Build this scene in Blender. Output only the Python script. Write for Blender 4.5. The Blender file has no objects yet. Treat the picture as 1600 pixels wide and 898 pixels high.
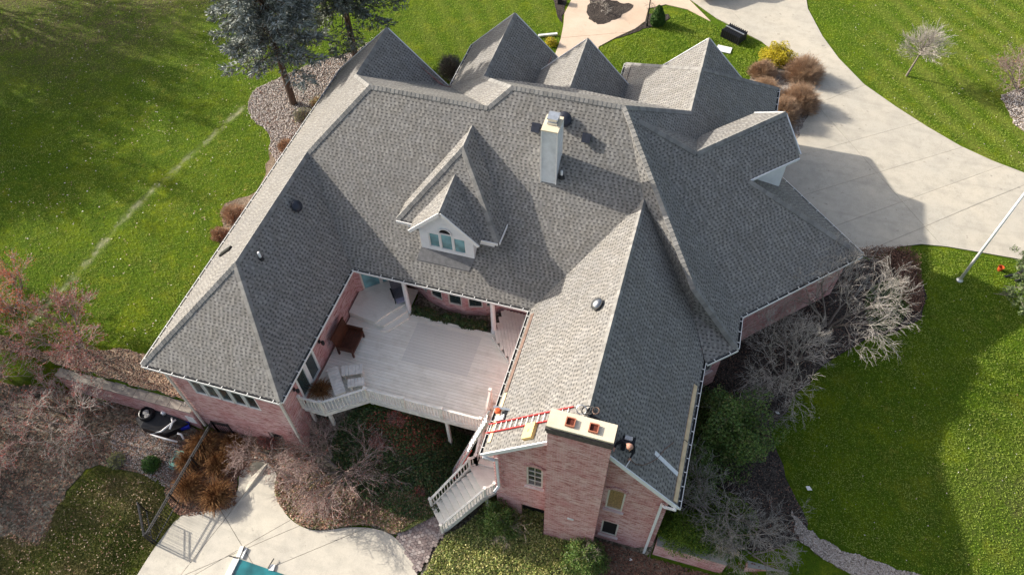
import bpy, bmesh, math, random
import numpy as np
from mathutils import Vector, Matrix, geometry
C = bpy.context.scene.collection
R = math.radians
rng = np.random.default_rng(7)
random.seed(7)
S = 0.27                    # metres per survey unit
Z0 = -124.0                 # level of the pool terrace in survey units (camera station = 0)

# ---------------------------------------------------------------- camera
FOC, TH, RO, AZ = 1184.15, 0.932013, -0.0351983, 0.316881
ct, st, cr, sr, ca, sa = math.cos(TH), math.sin(TH), math.cos(RO), math.sin(RO), math.cos(AZ), math.sin(AZ)
def cam_axes(v):
    X, Y, Z = v
    r = X*ca + Y*sa; g = -X*sa + Y*ca
    xc = r; yc = g*st + Z*ct; zc = g*ct - Z*st
    return (cr*xc + sr*yc, -sr*xc + cr*yc, zc)
M = np.array([cam_axes(v) for v in ((1,0,0),(0,1,0),(0,0,1))]).T   # rows: right, up, forward
cam_d = bpy.data.cameras.new('camera'); cam = bpy.data.objects.new('camera', cam_d); C.objects.link(cam)
cam_d.sensor_width = 36; cam_d.sensor_fit = 'HORIZONTAL'; cam_d.lens = FOC/1600*36
cam_d.clip_start = 0.1; cam_d.clip_end = 2000
rt, up, fw = M
cam.matrix_world = Matrix(((rt[0],up[0],-fw[0],0),(rt[1],up[1],-fw[1],0),(rt[2],up[2],-fw[2],-Z0*S),(0,0,0,1)))
bpy.context.scene.camera = cam

# ---------------------------------------------------------------- sky, sun, exposure
SUN = Vector((-1.0, 0.12, 0.535)).normalized()       # towards the sun
elev = math.asin(SUN.z); azim = math.atan2(SUN.x, SUN.y)
world = bpy.data.worlds.new('World'); bpy.context.scene.world = world; world.use_nodes = True
wn = world.node_tree.nodes; wl = world.node_tree.links; wn.clear()
sky = wn.new('ShaderNodeTexSky'); sky.sky_type = 'NISHITA'; sky.sun_disc = False
sky.sun_elevation = elev; sky.sun_rotation = azim; sky.altitude = 200; sky.air_density = 1.0; sky.dust_density = 4.0; sky.ozone_density = 1.0
bg = wn.new('ShaderNodeBackground'); bg.inputs[1].default_value = 0.118
wo = wn.new('ShaderNodeOutputWorld'); hs = wn.new('ShaderNodeHueSaturation'); hs.inputs['Saturation'].default_value = 0.72; wl.new(sky.outputs[0], hs.inputs['Color']); wl.new(hs.outputs[0], bg.inputs[0]); wl.new(bg.outputs[0], wo.inputs[0])
sd = bpy.data.lights.new('sun', 'SUN'); sd.energy = 3.7; sd.angle = R(0.7); sd.color = (1.0, 0.93, 0.82)
so = bpy.data.objects.new('sun', sd); C.objects.link(so)
so.rotation_euler = SUN.to_track_quat('Z', 'Y').to_euler(); so.location = (-60, 20, 60)
vs = bpy.context.scene.view_settings
vs.view_transform = 'Standard'; vs.look = 'None'; vs.exposure = 1.07; vs.gamma = 1; vs.use_curve_mapping = False

# ---------------------------------------------------------------- survey helpers (survey units, x along the eaves, y away, z up)
def ray(px, py):
    return M.T @ np.array([(px-800)/FOC, -(py-449)/FOC, 1.0])
def hit(px, py, z):
    d = ray(px, py); return d*(z/d[2])
def smooth(a, b, t):
    t = np.clip((t-a)/(b-a), 0, 1); return t*t*(3-2*t)
def ground_u(x, y):
    """terrain height in survey units"""
    x = np.asarray(x, float); y = np.asarray(y, float)
    # upper yard
    zw = -116.0 + 4.0*smooth(44, 80, y)
    ze = -117.6 + 5.8*smooth(46, 86, y)
    k = smooth(-60, 0, x)
    hi = zw*(1-k) + ze*k
    # lower yard
    lo = -122.5 - 1.5*smooth(-78, -71.2, x) + 0.0*y
    lo = lo + 1.2*smooth(40, 70, x)
    # bank line
    kx = smooth(-74, -52, x)*(1 - smooth(-37, -24, x))
    lo = lo + 11.3*smooth(37.0, 50.5, y)*kx
    yc = np.where((x > -52.0) & (x < -17.5), 62.0, np.where((x > -72.2) & (x < 7.5), 50.0, 42.6))
    out = np.maximum(np.maximum(-100.5 - x, x - 25.0), 0.0)
    w = 0.35 + 0.55*out
    wside = np.minimum(w, 16.0)
    t = smooth(-1, 1, (y - yc + np.minimum(out*0.3, 6.0))/wside)
    z = lo*(1-t) + hi*t
    und = 0.35*np.sin(x*0.043+1.0)*np.cos(y*0.037) * smooth(30, 60, np.abs(x+20)/1.0)
    return z + und*smooth(0, 30, np.abs(y-42))
def G(px, py):
    """ground point (survey units) under a sight line"""
    z = -112.0
    for _ in range(40):
        p = hit(px, py, z); zn = float(ground_u(p[0], p[1])); z = z + 0.5*(zn - z)
        if abs(zn-z) < 1e-3: break
    return p[0], p[1]
def W(x, y, z):
    return Vector((x*S, y*S, (z-Z0)*S))
def gz(X, Y):                                       # terrain height in metres at metre coordinates
    return (ground_u(np.asarray(X)/S, np.asarray(Y)/S) - Z0)*S
def Wg(x, y, dz=0.0):
    return Vector((x*S, y*S, float(gz(x*S, y*S)) + dz))

# ---------------------------------------------------------------- materials
def new_mat(name):
    m = bpy.data.materials.new(name); m.use_nodes = True
    nt = m.node_tree; b = nt.nodes['Principled BSDF']; b.inputs['Roughness'].default_value = 0.8
    b.inputs['Specular IOR Level'].default_value = 0.3
    return m, nt, b
class N:
    def __init__(s, nt): s.nt = nt
    def add(s, typ, **k):
        n = s.nt.nodes.new(typ)
        for a, v in k.items(): setattr(n, a, v)
        return n
    def link(s, a, b): s.nt.links.new(a, b)
    def put(s, inp, v):
        if isinstance(v, bpy.types.NodeSocket): s.link(v, inp)
        else: inp.default_value = v
    def math(s, op, a, b=0.0, c=0.0, clamp=False):
        n = s.add('ShaderNodeMath', operation=op, use_clamp=clamp)
        s.put(n.inputs[0], a); s.put(n.inputs[1], b); s.put(n.inputs[2], c); return n.outputs[0]
    def noise(s, vec, scale, detail=4, rough=0.55, out=0, dims='3D'):
        n = s.add('ShaderNodeTexNoise', noise_dimensions=dims)
        if vec is not None: s.link(vec, n.inputs['Vector'])
        n.inputs['Scale'].default_value = scale; n.inputs['Detail'].default_value = detail; n.inputs['Roughness'].default_value = rough
        return n.outputs[out]
    def ramp(s, fac, stops, interp='LINEAR'):
        n = s.add('ShaderNodeValToRGB'); s.link(fac, n.inputs[0]); n.color_ramp.interpolation = interp
        el = n.color_ramp.elements
        while len(el) < len(stops): el.new(0.5)
        for e, (p, c) in zip(el, stops):
            e.position = p; e.color = tuple(c)+(1,) if len(c) == 3 else c
        return n.outputs[0]
    def mix(s, f, a, b, mode='MIX'):
        n = s.add('ShaderNodeMix', data_type='RGBA', blend_type=mode)
        s.put(n.inputs[0], f)
        s.put(n.inputs[6], a if isinstance(a, bpy.types.NodeSocket) else tuple(a)+(1,))
        s.put(n.inputs[7], b if isinstance(b, bpy.types.NodeSocket) else tuple(b)+(1,))
        return n.outputs[2]
    def pos(s): return s.add('ShaderNodeNewGeometry').outputs['Position']
    def bump(s, h, strength, dist, bsdf):
        n = s.add('ShaderNodeBump'); n.inputs['Strength'].default_value = strength; n.inputs['Distance'].default_value = dist
        s.link(h, n.inputs['Height']); s.link(n.outputs[0], bsdf.inputs['Normal'])
def plain(name, col, rough=0.7, metal=0.0, var=0.12, scale=6.0, bump=0.0, spec=0.3):
    m, nt, b = new_mat(name); n = N(nt); b.inputs['Roughness'].default_value = rough; b.inputs['Metallic'].default_value = metal
    b.inputs['Specular IOR Level'].default_value = spec
    f = n.noise(n.pos(), scale, 5, 0.6)
    lo = tuple(c*(1-var) for c in col); hi_ = tuple(min(1, c*(1+var)) for c in col)
    n.link(n.ramp(f, [(0.3, lo), (0.7, hi_)]), b.inputs['Base Color'])
    if bump: n.bump(f, 0.6, bump, b)
    return m
def island(name, cols, rough=0.7, trans=0.0, patch=None, bump=0):
    """every leaf or stone gets its own colour from a ramp"""
    m, nt, b = new_mat(name); n = N(nt); b.inputs['Roughness'].default_value = rough
    r = n.add('ShaderNodeNewGeometry').outputs['Random Per Island']
    k = len(cols); c = n.ramp(r, [((i+0.0)/max(1, k-1), cc) for i, cc in enumerate(cols)])
    if patch:
        f = n.noise(n.pos(), patch[0], 3, 0.6); f = n.ramp(f, [(0.42, (0,0,0)), (0.6, (1,1,1))])
        c = n.mix(f, c, n.mix(0.65, c, patch[1]))
    n.link(c, b.inputs['Base Color'])
    if trans: 
        b.inputs['Transmission Weight'].default_value = 0.0
        t = n.add('ShaderNodeBsdfTranslucent'); n.link(c, t.inputs[0]); mx = n.add('ShaderNodeMixShader'); mx.inputs[0].default_value = trans
        n.link(b.outputs[0], mx.inputs[1]); n.link(t.outputs[0], mx.inputs[2]); n.link(mx.outputs[0], nt.nodes['Material Output'].inputs[0])
    return m
def m_shingle():
    m, nt, b = new_mat('weathered_grey_shingle'); n = N(nt); b.inputs['Roughness'].default_value = 0.92; b.inputs['Specular IOR Level'].default_value = 0.2
    uv = n.add('ShaderNodeUVMap'); uv.uv_map = 'UVMap'
    sp = n.add('ShaderNodeSeparateXYZ'); n.link(uv.outputs[0], sp.inputs[0])
    EX = 0.143
    v = n.math('ADD', n.math('DIVIDE', sp.outputs[1], EX), n.math('MULTIPLY', n.noise(n.pos(), 0.8, 2, 0.5), 0.55)); row = n.math('FLOOR', v); fv = n.math('FRACT', v)
    wn1 = n.add('ShaderNodeTexWhiteNoise', noise_dimensions='1D'); n.link(row, wn1.inputs['W'])
    jit = n.add('ShaderNodeTexNoise', noise_dimensions='2D'); jit.inputs['Scale'].default_value = 1.0; jit.inputs['Detail'].default_value = 0
    cv = n.add('ShaderNodeCombineXYZ'); n.link(n.math('MULTIPLY', sp.outputs[0], 3.1), cv.inputs[0]); n.link(n.math('MULTIPLY', row, 7.3), cv.inputs[1]); n.link(cv.outputs[0], jit.inputs['Vector'])
    u = n.math('ADD', n.math('ADD', n.math('DIVIDE', sp.outputs[0], 0.10), n.math('MULTIPLY', wn1.outputs[0], 17.0)), n.math('MULTIPLY', jit.outputs[0], 1.1))
    cell = n.math('FLOOR', u); fu = n.math('FRACT', u)
    wn2 = n.add('ShaderNodeTexWhiteNoise', noise_dimensions='2D'); cc = n.add('ShaderNodeCombineXYZ'); n.link(cell, cc.inputs[0]); n.link(row, cc.inputs[1]); n.link(cc.outputs[0], wn2.inputs['Vector'])
    par = n.math('MODULO', n.math('ABSOLUTE', cell), 2.0)                    # dragon teeth alternate
    rnd = wn2.outputs[0]
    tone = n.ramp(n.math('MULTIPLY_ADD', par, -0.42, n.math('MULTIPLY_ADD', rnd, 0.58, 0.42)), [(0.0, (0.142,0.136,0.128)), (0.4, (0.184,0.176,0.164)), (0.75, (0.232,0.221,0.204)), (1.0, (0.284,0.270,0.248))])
    big = n.noise(n.pos(), 0.35, 4, 0.6)
    tone = n.mix(1.0, tone, n.ramp(big, [(0.3, (0.90,0.90,0.91)), (0.7, (1.06,1.05,1.03))]), 'MULTIPLY')
    streak = n.noise(n.pos(), 2.2, 3, 0.5)
    tone = n.mix(0.16, tone, n.ramp(streak, [(0.4, (0.14,0.125,0.10)), (0.6, (0.25,0.25,0.25))]))
    wv = n.add('ShaderNodeCombineXYZ'); n.link(n.math('MULTIPLY', sp.outputs[0], 2.4), wv.inputs[0]); n.link(n.math('MULTIPLY', sp.outputs[1], 0.22), wv.inputs[1])
    run = n.noise(wv.outputs[0], 1.3, 5, 0.65)
    tone = n.mix(n.ramp(run, [(0.50, (0,0,0)), (0.72, (0.38,)*3)]), tone, (0.125,0.121,0.113))
    pat = n.noise(n.pos(), 0.9, 6, 0.7)
    tone = n.mix(n.ramp(pat, [(0.52, (0,0,0)), (0.66, (0.22,)*3)]), tone, (0.25,0.24,0.22))
    # dark band: print plus shade painted in under each course, strongest on recessed tabs; thin course line everywhere
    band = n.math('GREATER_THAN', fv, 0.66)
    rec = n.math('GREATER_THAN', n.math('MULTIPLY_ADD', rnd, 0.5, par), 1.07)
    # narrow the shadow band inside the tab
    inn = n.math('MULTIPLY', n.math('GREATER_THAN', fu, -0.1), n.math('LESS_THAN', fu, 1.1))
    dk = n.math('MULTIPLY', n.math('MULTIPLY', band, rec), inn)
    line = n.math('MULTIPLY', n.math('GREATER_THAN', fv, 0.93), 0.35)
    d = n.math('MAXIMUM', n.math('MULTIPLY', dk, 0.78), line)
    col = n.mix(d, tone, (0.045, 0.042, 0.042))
    n.link(col, b.inputs['Base Color'])
    h = n.math('SUBTRACT', n.math('SUBTRACT', 1.0, n.math('MULTIPLY', fv, 0.6)), n.math('MULTIPLY', rec, 0.35))
    h = n.math('ADD', h, n.math('MULTIPLY', n.noise(n.pos(), 60, 2), 0.25))
    n.bump(h, 0.55, 0.012, b)
    return m
def m_cap():
    m, nt, b = new_mat('ridge_shingle'); n = N(nt); b.inputs['Roughness'].default_value = 0.92
    r = n.add('ShaderNodeNewGeometry').outputs['Random Per Island']
    c = n.ramp(r, [(0, (0.17,0.165,0.155)), (0.5, (0.215,0.208,0.195)), (1, (0.26,0.25,0.235))])
    f = n.noise(n.pos(), 9, 5, 0.6)
    n.link(n.mix(1.0, c, n.ramp(f, [(0.3, (0.85,0.85,0.85)), (0.7, (1.1,1.1,1.1))]), 'MULTIPLY'), b.inputs['Base Color'])
    n.bump(f, 0.4, 0.01, b); return m
def m_brick(name='pink_brick', k=1.14):
    m, nt, b = new_mat(name); n = N(nt); b.inputs['Roughness'].default_value = 0.88
    uv = n.add('ShaderNodeUVMap'); uv.uv_map = 'UVMap'
    t = n.add('ShaderNodeTexBrick'); n.link(uv.outputs[0], t.inputs['Vector']); t.offset = 0.5
    t.inputs['Scale'].default_value = 1; t.inputs['Brick Width'].default_value = 0.203; t.inputs['Row Height'].default_value = 0.0677
    t.inputs['Mortar Size'].default_value = 0.006; t.inputs['Mortar Smooth'].default_value = 0.3; t.inputs['Bias'].default_value = -0.15
    t.inputs['Color1'].default_value = (0.52*k,0.275*k,0.265*k,1); t.inputs['Color2'].default_value = (0.36*k,0.135*k,0.135*k,1); t.inputs['Mortar'].default_value = (0.56*k,0.48*k,0.46*k,1)
    a = n.noise(n.pos(), 1.1, 6, 0.65); wash = n.ramp(a, [(0.42, (0,0,0)), (0.68, (0.6,0.6,0.6))])
    c = n.mix(wash, t.outputs[0], (0.60*k,0.45*k,0.43*k))
    d = n.noise(n.pos(), 0.7, 5, 0.7); red = n.ramp(d, [(0.50, (0,0,0)), (0.66, (0.55,0.55,0.55))])
    c = n.mix(red, c, (0.40*k,0.15*k,0.15*k))
    cv = n.add('ShaderNodeCombineXYZ'); sp = n.add('ShaderNodeSeparateXYZ'); n.link(uv.outputs[0], sp.inputs[0])
    n.link(n.math('MULTIPLY', sp.outputs[0], 1.4), cv.inputs[0]); n.link(n.math('MULTIPLY', sp.outputs[1], 7.0), cv.inputs[1])
    e = n.noise(cv.outputs[0], 1.5, 4, 0.7)
    c = n.mix(n.ramp(e, [(0.53, (0,0,0)), (0.58, (0.85,0.85,0.85))]), c, (0.27*k,0.09*k,0.08*k))
    n.link(c, b.inputs['Base Color'])
    h = n.math('ADD', t.outputs[1], n.math('MULTIPLY', n.noise(n.pos(), 30, 3), -0.5))
    nb = n.add('ShaderNodeBump'); nb.invert = True; nb.inputs['Strength'].default_value = 0.7; nb.inputs['Distance'].default_value = 0.01
    n.link(h, nb.inputs['Height']); n.link(nb.outputs[0], b.inputs['Normal'])
    return m
def m_concrete(name, base, warm, stain=0.25):
    m, nt, b = new_mat(name); n = N(nt); b.inputs['Roughness'].default_value = 0.85
    p = n.pos(); f1 = n.noise(p, 0.28, 6, 0.6); f2 = n.noise(p, 1.7, 6, 0.65); f3 = n.noise(p, 22, 3, 0.6)
    c = n.mix(n.ramp(f1, [(0.35, (0,0,0)), (0.65, (1,1,1))]), base, warm)
    c = n.mix(n.ramp(f2, [(0.42, (0,0,0)), (0.72, (stain,)*3)]), c, tuple(x*0.45 for x in base))
    c = n.mix(n.ramp(n.noise(p, 0.9, 5, 0.75), [(0.58, (0,0,0)), (0.7, (stain*1.2,)*3)]), c, tuple(x*0.5 for x in warm))
    mp = n.add('ShaderNodeMapping'); mp.inputs['Scale'].default_value = (0.22, 1.6, 1); mp.inputs['Rotation'].default_value = (0,0,R(55)); n.link(p, mp.inputs[0])
    c = n.mix(n.ramp(n.noise(mp.outputs[0], 1.1, 5, 0.6), [(0.54, (0,0,0)), (0.70, (stain*0.9,)*3)]), c, tuple(x*0.55 for x in base))
    c = n.mix(n.ramp(n.noise(p, 3.1, 2, 0.5), [(0.70, (0,0,0)), (0.76, (stain*1.6,)*3)]), c, tuple(x*0.35 for x in base))
    c = n.mix(0.10, c, n.ramp(f3, [(0.3, (0.2,0.2,0.2)), (0.7, (0.9,0.88,0.82))]))
    n.link(c, b.inputs['Base Color']); n.bump(f3, 0.3, 0.006, b); return m
def m_lawn():
    m, nt, b = new_mat('lawn'); n = N(nt); b.inputs['Roughness'].default_value = 0.95; b.inputs['Specular IOR Level'].default_value = 0.1
    p = n.pos()
    at = n.add('ShaderNodeAttribute'); at.attribute_name = 'mask'; sp = n.add('ShaderNodeSeparateColor'); n.link(at.outputs['Color'], sp.inputs[0])
    f1 = n.noise(p, 0.16, 6, 0.62); f2 = n.noise(p, 1.1, 6, 0.68); f3 = n.noise(p, 5.5, 7, 0.8); f4 = n.noise(p, 20, 4, 0.8)
    f5 = n.noise(p, 0.45, 7, 0.7)
    g = n.mix(n.ramp(f1, [(0.38, (0,0,0)), (0.62, (1,1,1))]), (0.109,0.192,0.008), (0.211,0.266,0.010))
    g = n.mix(n.ramp(f5, [(0.40, (0,0,0)), (0.52, (0.85,)*3)]), g, (0.087,0.163,0.008))
    g = n.mix(n.ramp(f5, [(0.55, (0,0,0)), (0.70, (0.8,)*3)]), g, (0.289,0.310,0.022))
    g = n.mix(n.ramp(f2, [(0.46, (0,0,0)), (0.66, (0.85,)*3)]), g, (0.067,0.128,0.008))
    g = n.mix(n.ramp(f2, [(0.60, (0,0,0)), (0.74, (0.7,)*3)]), g, (0.386,0.365,0.047))
    g = n.mix(n.ramp(f3, [(0.48, (0,0,0)), (0.62, (0.85,)*3)]), g, (0.045,0.089,0.006))
    g = n.mix(n.ramp(f3, [(0.56, (0,0,0)), (0.72, (0.7,)*3)]), g, (0.420,0.444,0.055))
    g = n.mix(n.ramp(f4, [(0.5, (0,0,0)), (0.70, (0.7,)*3)]), g, (0.035,0.067,0.004))
    # mowing stripes in the front lawns (mask green) , dormant turf and painted tree shade (mask red), worn track (mask blue)
    wv = n.add('ShaderNodeTexWave'); wv.wave_type = 'BANDS'; wv.bands_direction = 'X'; wv.inputs['Scale'].default_value = 0.2; wv.inputs['Distortion'].default_value = 5.0; wv.inputs['Detail'].default_value = 3; wv.inputs['Detail Scale'].default_value = 0.5
    mp = n.add('ShaderNodeMapping'); mp.inputs['Rotation'].default_value = (0, 0, R(-38)); n.link(p, mp.inputs[0]); n.link(mp.outputs[0], wv.inputs['Vector'])
    s_ = n.math('MULTIPLY', n.math('MULTIPLY', wv.outputs[1], sp.outputs[1]), 0.33)
    g = n.mix(s_, g, (0.34,0.33,0.08))
    dm = n.math('MULTIPLY', sp.outputs[0], n.math('ADD', 0.35, n.math('MULTIPLY', n.ramp(f2, [(0.38, (0,0,0)), (0.6, (1,1,1))]), 0.65)), clamp=True)
    g = n.mix(dm, g, n.mix(n.ramp(f3, [(0.4,(0,0,0)),(0.6,(1,1,1))]), (0.085,0.078,0.030), (0.19,0.155,0.085)))
    wk = n.math('MULTIPLY', sp.outputs[2], n.math('ADD', 0.08, n.math('MULTIPLY', n.ramp(f2, [(0.42,(0,0,0)),(0.58,(1,1,1))]), 0.75)), clamp=True)
    g = n.mix(wk, g, (0.50,0.48,0.30))
    n.link(g, b.inputs['Base Color']); n.bump(n.math('ADD', f3, n.math('MULTIPLY', f4, 0.6)), 1.0, 0.22, b); return m
def m_litter(name, c1, c2, c3, scale=14):
    m, nt, b = new_mat(name); n = N(nt); b.inputs['Roughness'].default_value = 0.95; b.inputs['Specular IOR Level'].default_value = 0.1
    v = n.add('ShaderNodeTexVoronoi'); v.inputs['Scale'].default_value = scale; n.link(n.pos(), v.inputs['Vector'])
    sp = n.add('ShaderNodeSeparateColor'); n.link(v.outputs['Color'], sp.inputs[0])
    c = n.ramp(sp.outputs[0], [(0.0, c1), (0.5, c2), (1.0, c3)])
    f = n.noise(n.pos(), 0.8, 5, 0.65)
    c = n.mix(1.0, c, n.ramp(f, [(0.3, (0.62,0.60,0.58)), (0.7, (1.25,1.22,1.18))]), 'MULTIPLY')
    n.link(c, b.inputs['Base Color']); n.bump(v.outputs['Distance'], 0.8, 0.03, b); return m
def m_glass(name, col, rough=0.08):
    m, nt, b = new_mat(name); n = N(nt); b.inputs['Roughness'].default_value = rough; b.inputs['Specular IOR Level'].default_value = 0.8
    f = n.noise(n.pos(), 1.3, 3, 0.5)
    n.link(n.ramp(f, [(0.35, tuple(c*0.6 for c in col)), (0.65, tuple(min(1, c*1.3) for c in col))]), b.inputs['Base Color']); return m
def m_deck():
    m, nt, b = new_mat('weathered_white_deck'); n = N(nt); b.inputs['Roughness'].default_value = 0.85
    r = n.add('ShaderNodeNewGeometry').outputs['Random Per Island']; p = n.pos()
    c = n.ramp(r, [(0, (0.78,0.75,0.66)), (0.5, (0.83,0.80,0.71)), (1, (0.87,0.845,0.76))])
    f = n.noise(p, 1.1, 6, 0.7); c = n.mix(n.ramp(f, [(0.5, (0,0,0)), (0.75, (0.5,)*3)]), c, (0.50,0.45,0.36))
    mp = n.add('ShaderNodeMapping'); mp.inputs['Scale'].default_value = (1.2, 14, 1); n.link(p, mp.inputs[0])
    g = n.noise(mp.outputs[0], 2.0, 5, 0.7); c = n.mix(n.ramp(g, [(0.4, (0,0,0)), (0.75, (0.35,)*3)]), c, (0.50,0.48,0.43))
    # paler patch where an outdoor rug lay
    sp = n.add('ShaderNodeSeparateXYZ'); n.link(p, sp.inputs[0])
    def box(o, a, bb): return n.math('MULTIPLY', n.math('GREATER_THAN', o, a), n.math('LESS_THAN', o, bb))
    k = n.math('MULTIPLY', box(sp.outputs[0], -39.3*S, -27.5*S), box(sp.outputs[1], 58.0*S, 66.1*S))
    c = n.mix(n.math('MULTIPLY', k, 0.75), c, (0.66,0.64,0.585))
    n.link(c, b.inputs['Base Color']); n.bump(g, 0.3, 0.004, b); return m
MT = {}
def mats():
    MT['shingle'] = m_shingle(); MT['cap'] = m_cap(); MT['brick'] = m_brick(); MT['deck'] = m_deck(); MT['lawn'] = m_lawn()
    MT['drive'] = m_concrete('driveway_concrete', (0.405,0.37,0.305), (0.455,0.405,0.32), 0.36)
    MT['patio'] = m_concrete('patio_concrete', (0.45,0.415,0.35), (0.52,0.475,0.385), 0.35)
    MT['walk'] = m_concrete('stamped_walk', (0.56,0.45,0.34), (0.50,0.36,0.25), 0.2)
    MT['cast'] = m_concrete('cast_cap', (0.60,0.50,0.335), (0.64,0.56,0.42), 0.15)
    MT['mossy'] = m_concrete('weathered_cap', (0.17,0.15,0.125), (0.24,0.21,0.17), 0.6)
    MT['slab'] = m_concrete('grey_slab', (0.20,0.20,0.21), (0.28,0.27,0.25), 0.4)
    MT['white'] = plain('white_paint', (0.72,0.71,0.69), 0.5, var=0.06)
    MT['railwhite'] = plain('aged_white_paint', (0.70,0.67,0.61), 0.7, var=0.18, scale=4)
    MT['apron'] = plain('grey_flashing', (0.13,0.128,0.13), 0.6, var=0.25)
    MT['joint'] = plain('joint_grit', (0.13,0.12,0.10), 0.95)
    MT['gutter'] = plain('white_gutter', (0.74,0.73,0.70), 0.4, var=0.05)
    MT['fascia'] = plain('pale_fascia', (0.66,0.67,0.69), 0.45, var=0.05)
    MT['siding'] = plain('white_siding', (0.70,0.71,0.72), 0.6, var=0.07, scale=2.5)
    MT['chase'] = plain('chalky_white_panel', (0.60,0.62,0.63), 0.55, var=0.14, scale=3)
    MT['trim'] = plain('cream_trim', (0.60,0.56,0.50), 0.6, var=0.1)
    MT['dark'] = plain('black_plastic', (0.018,0.019,0.022), 0.5, var=0.3)
    MT['navy'] = plain('dark_vent_paint', (0.025,0.028,0.04), 0.4, var=0.3)
    MT['steel'] = plain('galvanised_steel', (0.55,0.56,0.56), 0.35, 0.8, var=0.15)
    MT['zinc'] = plain('brushed_vent_metal', (0.30,0.31,0.32), 0.3, 0.9, var=0.15)
    MT['iron'] = plain('black_iron', (0.02,0.02,0.022), 0.45, 0.3, var=0.2)
    MT['clay'] = plain('clay_flue', (0.36,0.13,0.075), 0.8, var=0.2)
    MT['soot'] = plain('sooty_brick', (0.085,0.07,0.065), 0.9, var=0.4, scale=8)
    MT['sootin'] = plain('flue_inside', (0.09,0.02,0.012), 0.9, var=0.3)
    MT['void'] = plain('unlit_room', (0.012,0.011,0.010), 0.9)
    MT['glass'] = m_glass('window_glass', (0.03,0.045,0.045))
    MT['blind'] = m_glass('glass_over_blind', (0.16,0.34,0.37), 0.15)
    MT['leafglass'] = plain('glass_over_dried_leaves', (0.30,0.19,0.09), 0.3, var=0.8, scale=14)
    MT['bench'] = plain('dark_stained_wood', (0.075,0.026,0.014), 0.5, var=0.35, scale=5)
    MT['redpaint'] = plain('red_fibreglass', (0.62,0.05,0.05), 0.45, var=0.1)
    MT['alu'] = plain('aluminium', (0.62,0.63,0.64), 0.35, 0.6, var=0.08)
    MT['ply'] = plain('yellow_board', (0.68,0.49,0.20), 0.7, var=0.12)
    MT['plank'] = plain('pine_plank', (0.60,0.45,0.28), 0.75, var=0.16, scale=4)
    MT['rust'] = plain('stained_plank', (0.17,0.11,0.085), 0.8, var=0.3, scale=4)
    MT['bark'] = plain('grey_bark', (0.20,0.165,0.14), 0.9, var=0.3, scale=12)
    MT['barkdark'] = plain('spruce_bark', (0.085,0.06,0.045), 0.95, var=0.4, scale=10)
    MT['twigpale'] = island('pale_twig', [(0.25,0.22,0.19), (0.40,0.36,0.315), (0.60,0.55,0.49)])
    MT['twiggrey'] = island('grey_twig', [(0.15,0.135,0.12), (0.24,0.22,0.20), (0.38,0.35,0.32)])
    MT['twigred'] = island('reddish_twig', [(0.18,0.10,0.09), (0.30,0.21,0.19), (0.46,0.38,0.34)])
    MT['twigbrown'] = island('brown_twig', [(0.30,0.19,0.12), (0.52,0.37,0.25)])
    MT['mulch'] = m_litter('dark_mulch', (0.020,0.017,0.016), (0.05,0.042,0.038), (0.10,0.085,0.075), 22)
    MT['litter'] = m_litter('leaf_litter', (0.06,0.055,0.042), (0.13,0.115,0.09), (0.26,0.235,0.19), 11)
    MT['rocks'] = m_litter('river_rock', (0.12,0.10,0.085), (0.22,0.19,0.165), (0.36,0.32,0.28), 9)
    MT['soil'] = m_litter('dry_soil', (0.13,0.10,0.075), (0.19,0.15,0.11), (0.26,0.21,0.16), 13)
    MT['water'] = m_glass('teal_pool_water', (0.012,0.14,0.155), 0.12)
    MT['paver'] = island('hex_paver', [(0.15,0.115,0.105), (0.30,0.245,0.22)])
    MT['blue'] = plain('blue_plastic', (0.01,0.02,0.32), 0.4)
    MT['tarp'] = plain('black_pump_gear', (0.010,0.010,0.012), 0.35, var=0.4)
    MT['hose'] = plain('green_hose', (0.13,0.27,0.235), 0.5, var=0.2)
    MT['skin'] = plain('skin', (0.45,0.24,0.17), 0.6)
    MT['hair'] = plain('brown_hair', (0.08,0.035,0.02), 0.6)
    MT['black_cloth'] = plain('black_cloth', (0.014,0.015,0.020), 0.9, var=0.4, scale=20)
    MT['grey_cloth'] = plain('grey_cloth', (0.30,0.31,0.33), 0.9, var=0.1)
    MT['orange'] = plain('orange_plastic', (0.50,0.09,0.025), 0.5)
    MT['truck'] = plain('brown_truck_paint', (0.09,0.035,0.02), 0.35, var=0.1)
    MT['rubber'] = plain('tyre_rubber', (0.015,0.015,0.015), 0.8)
mats()

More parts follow.
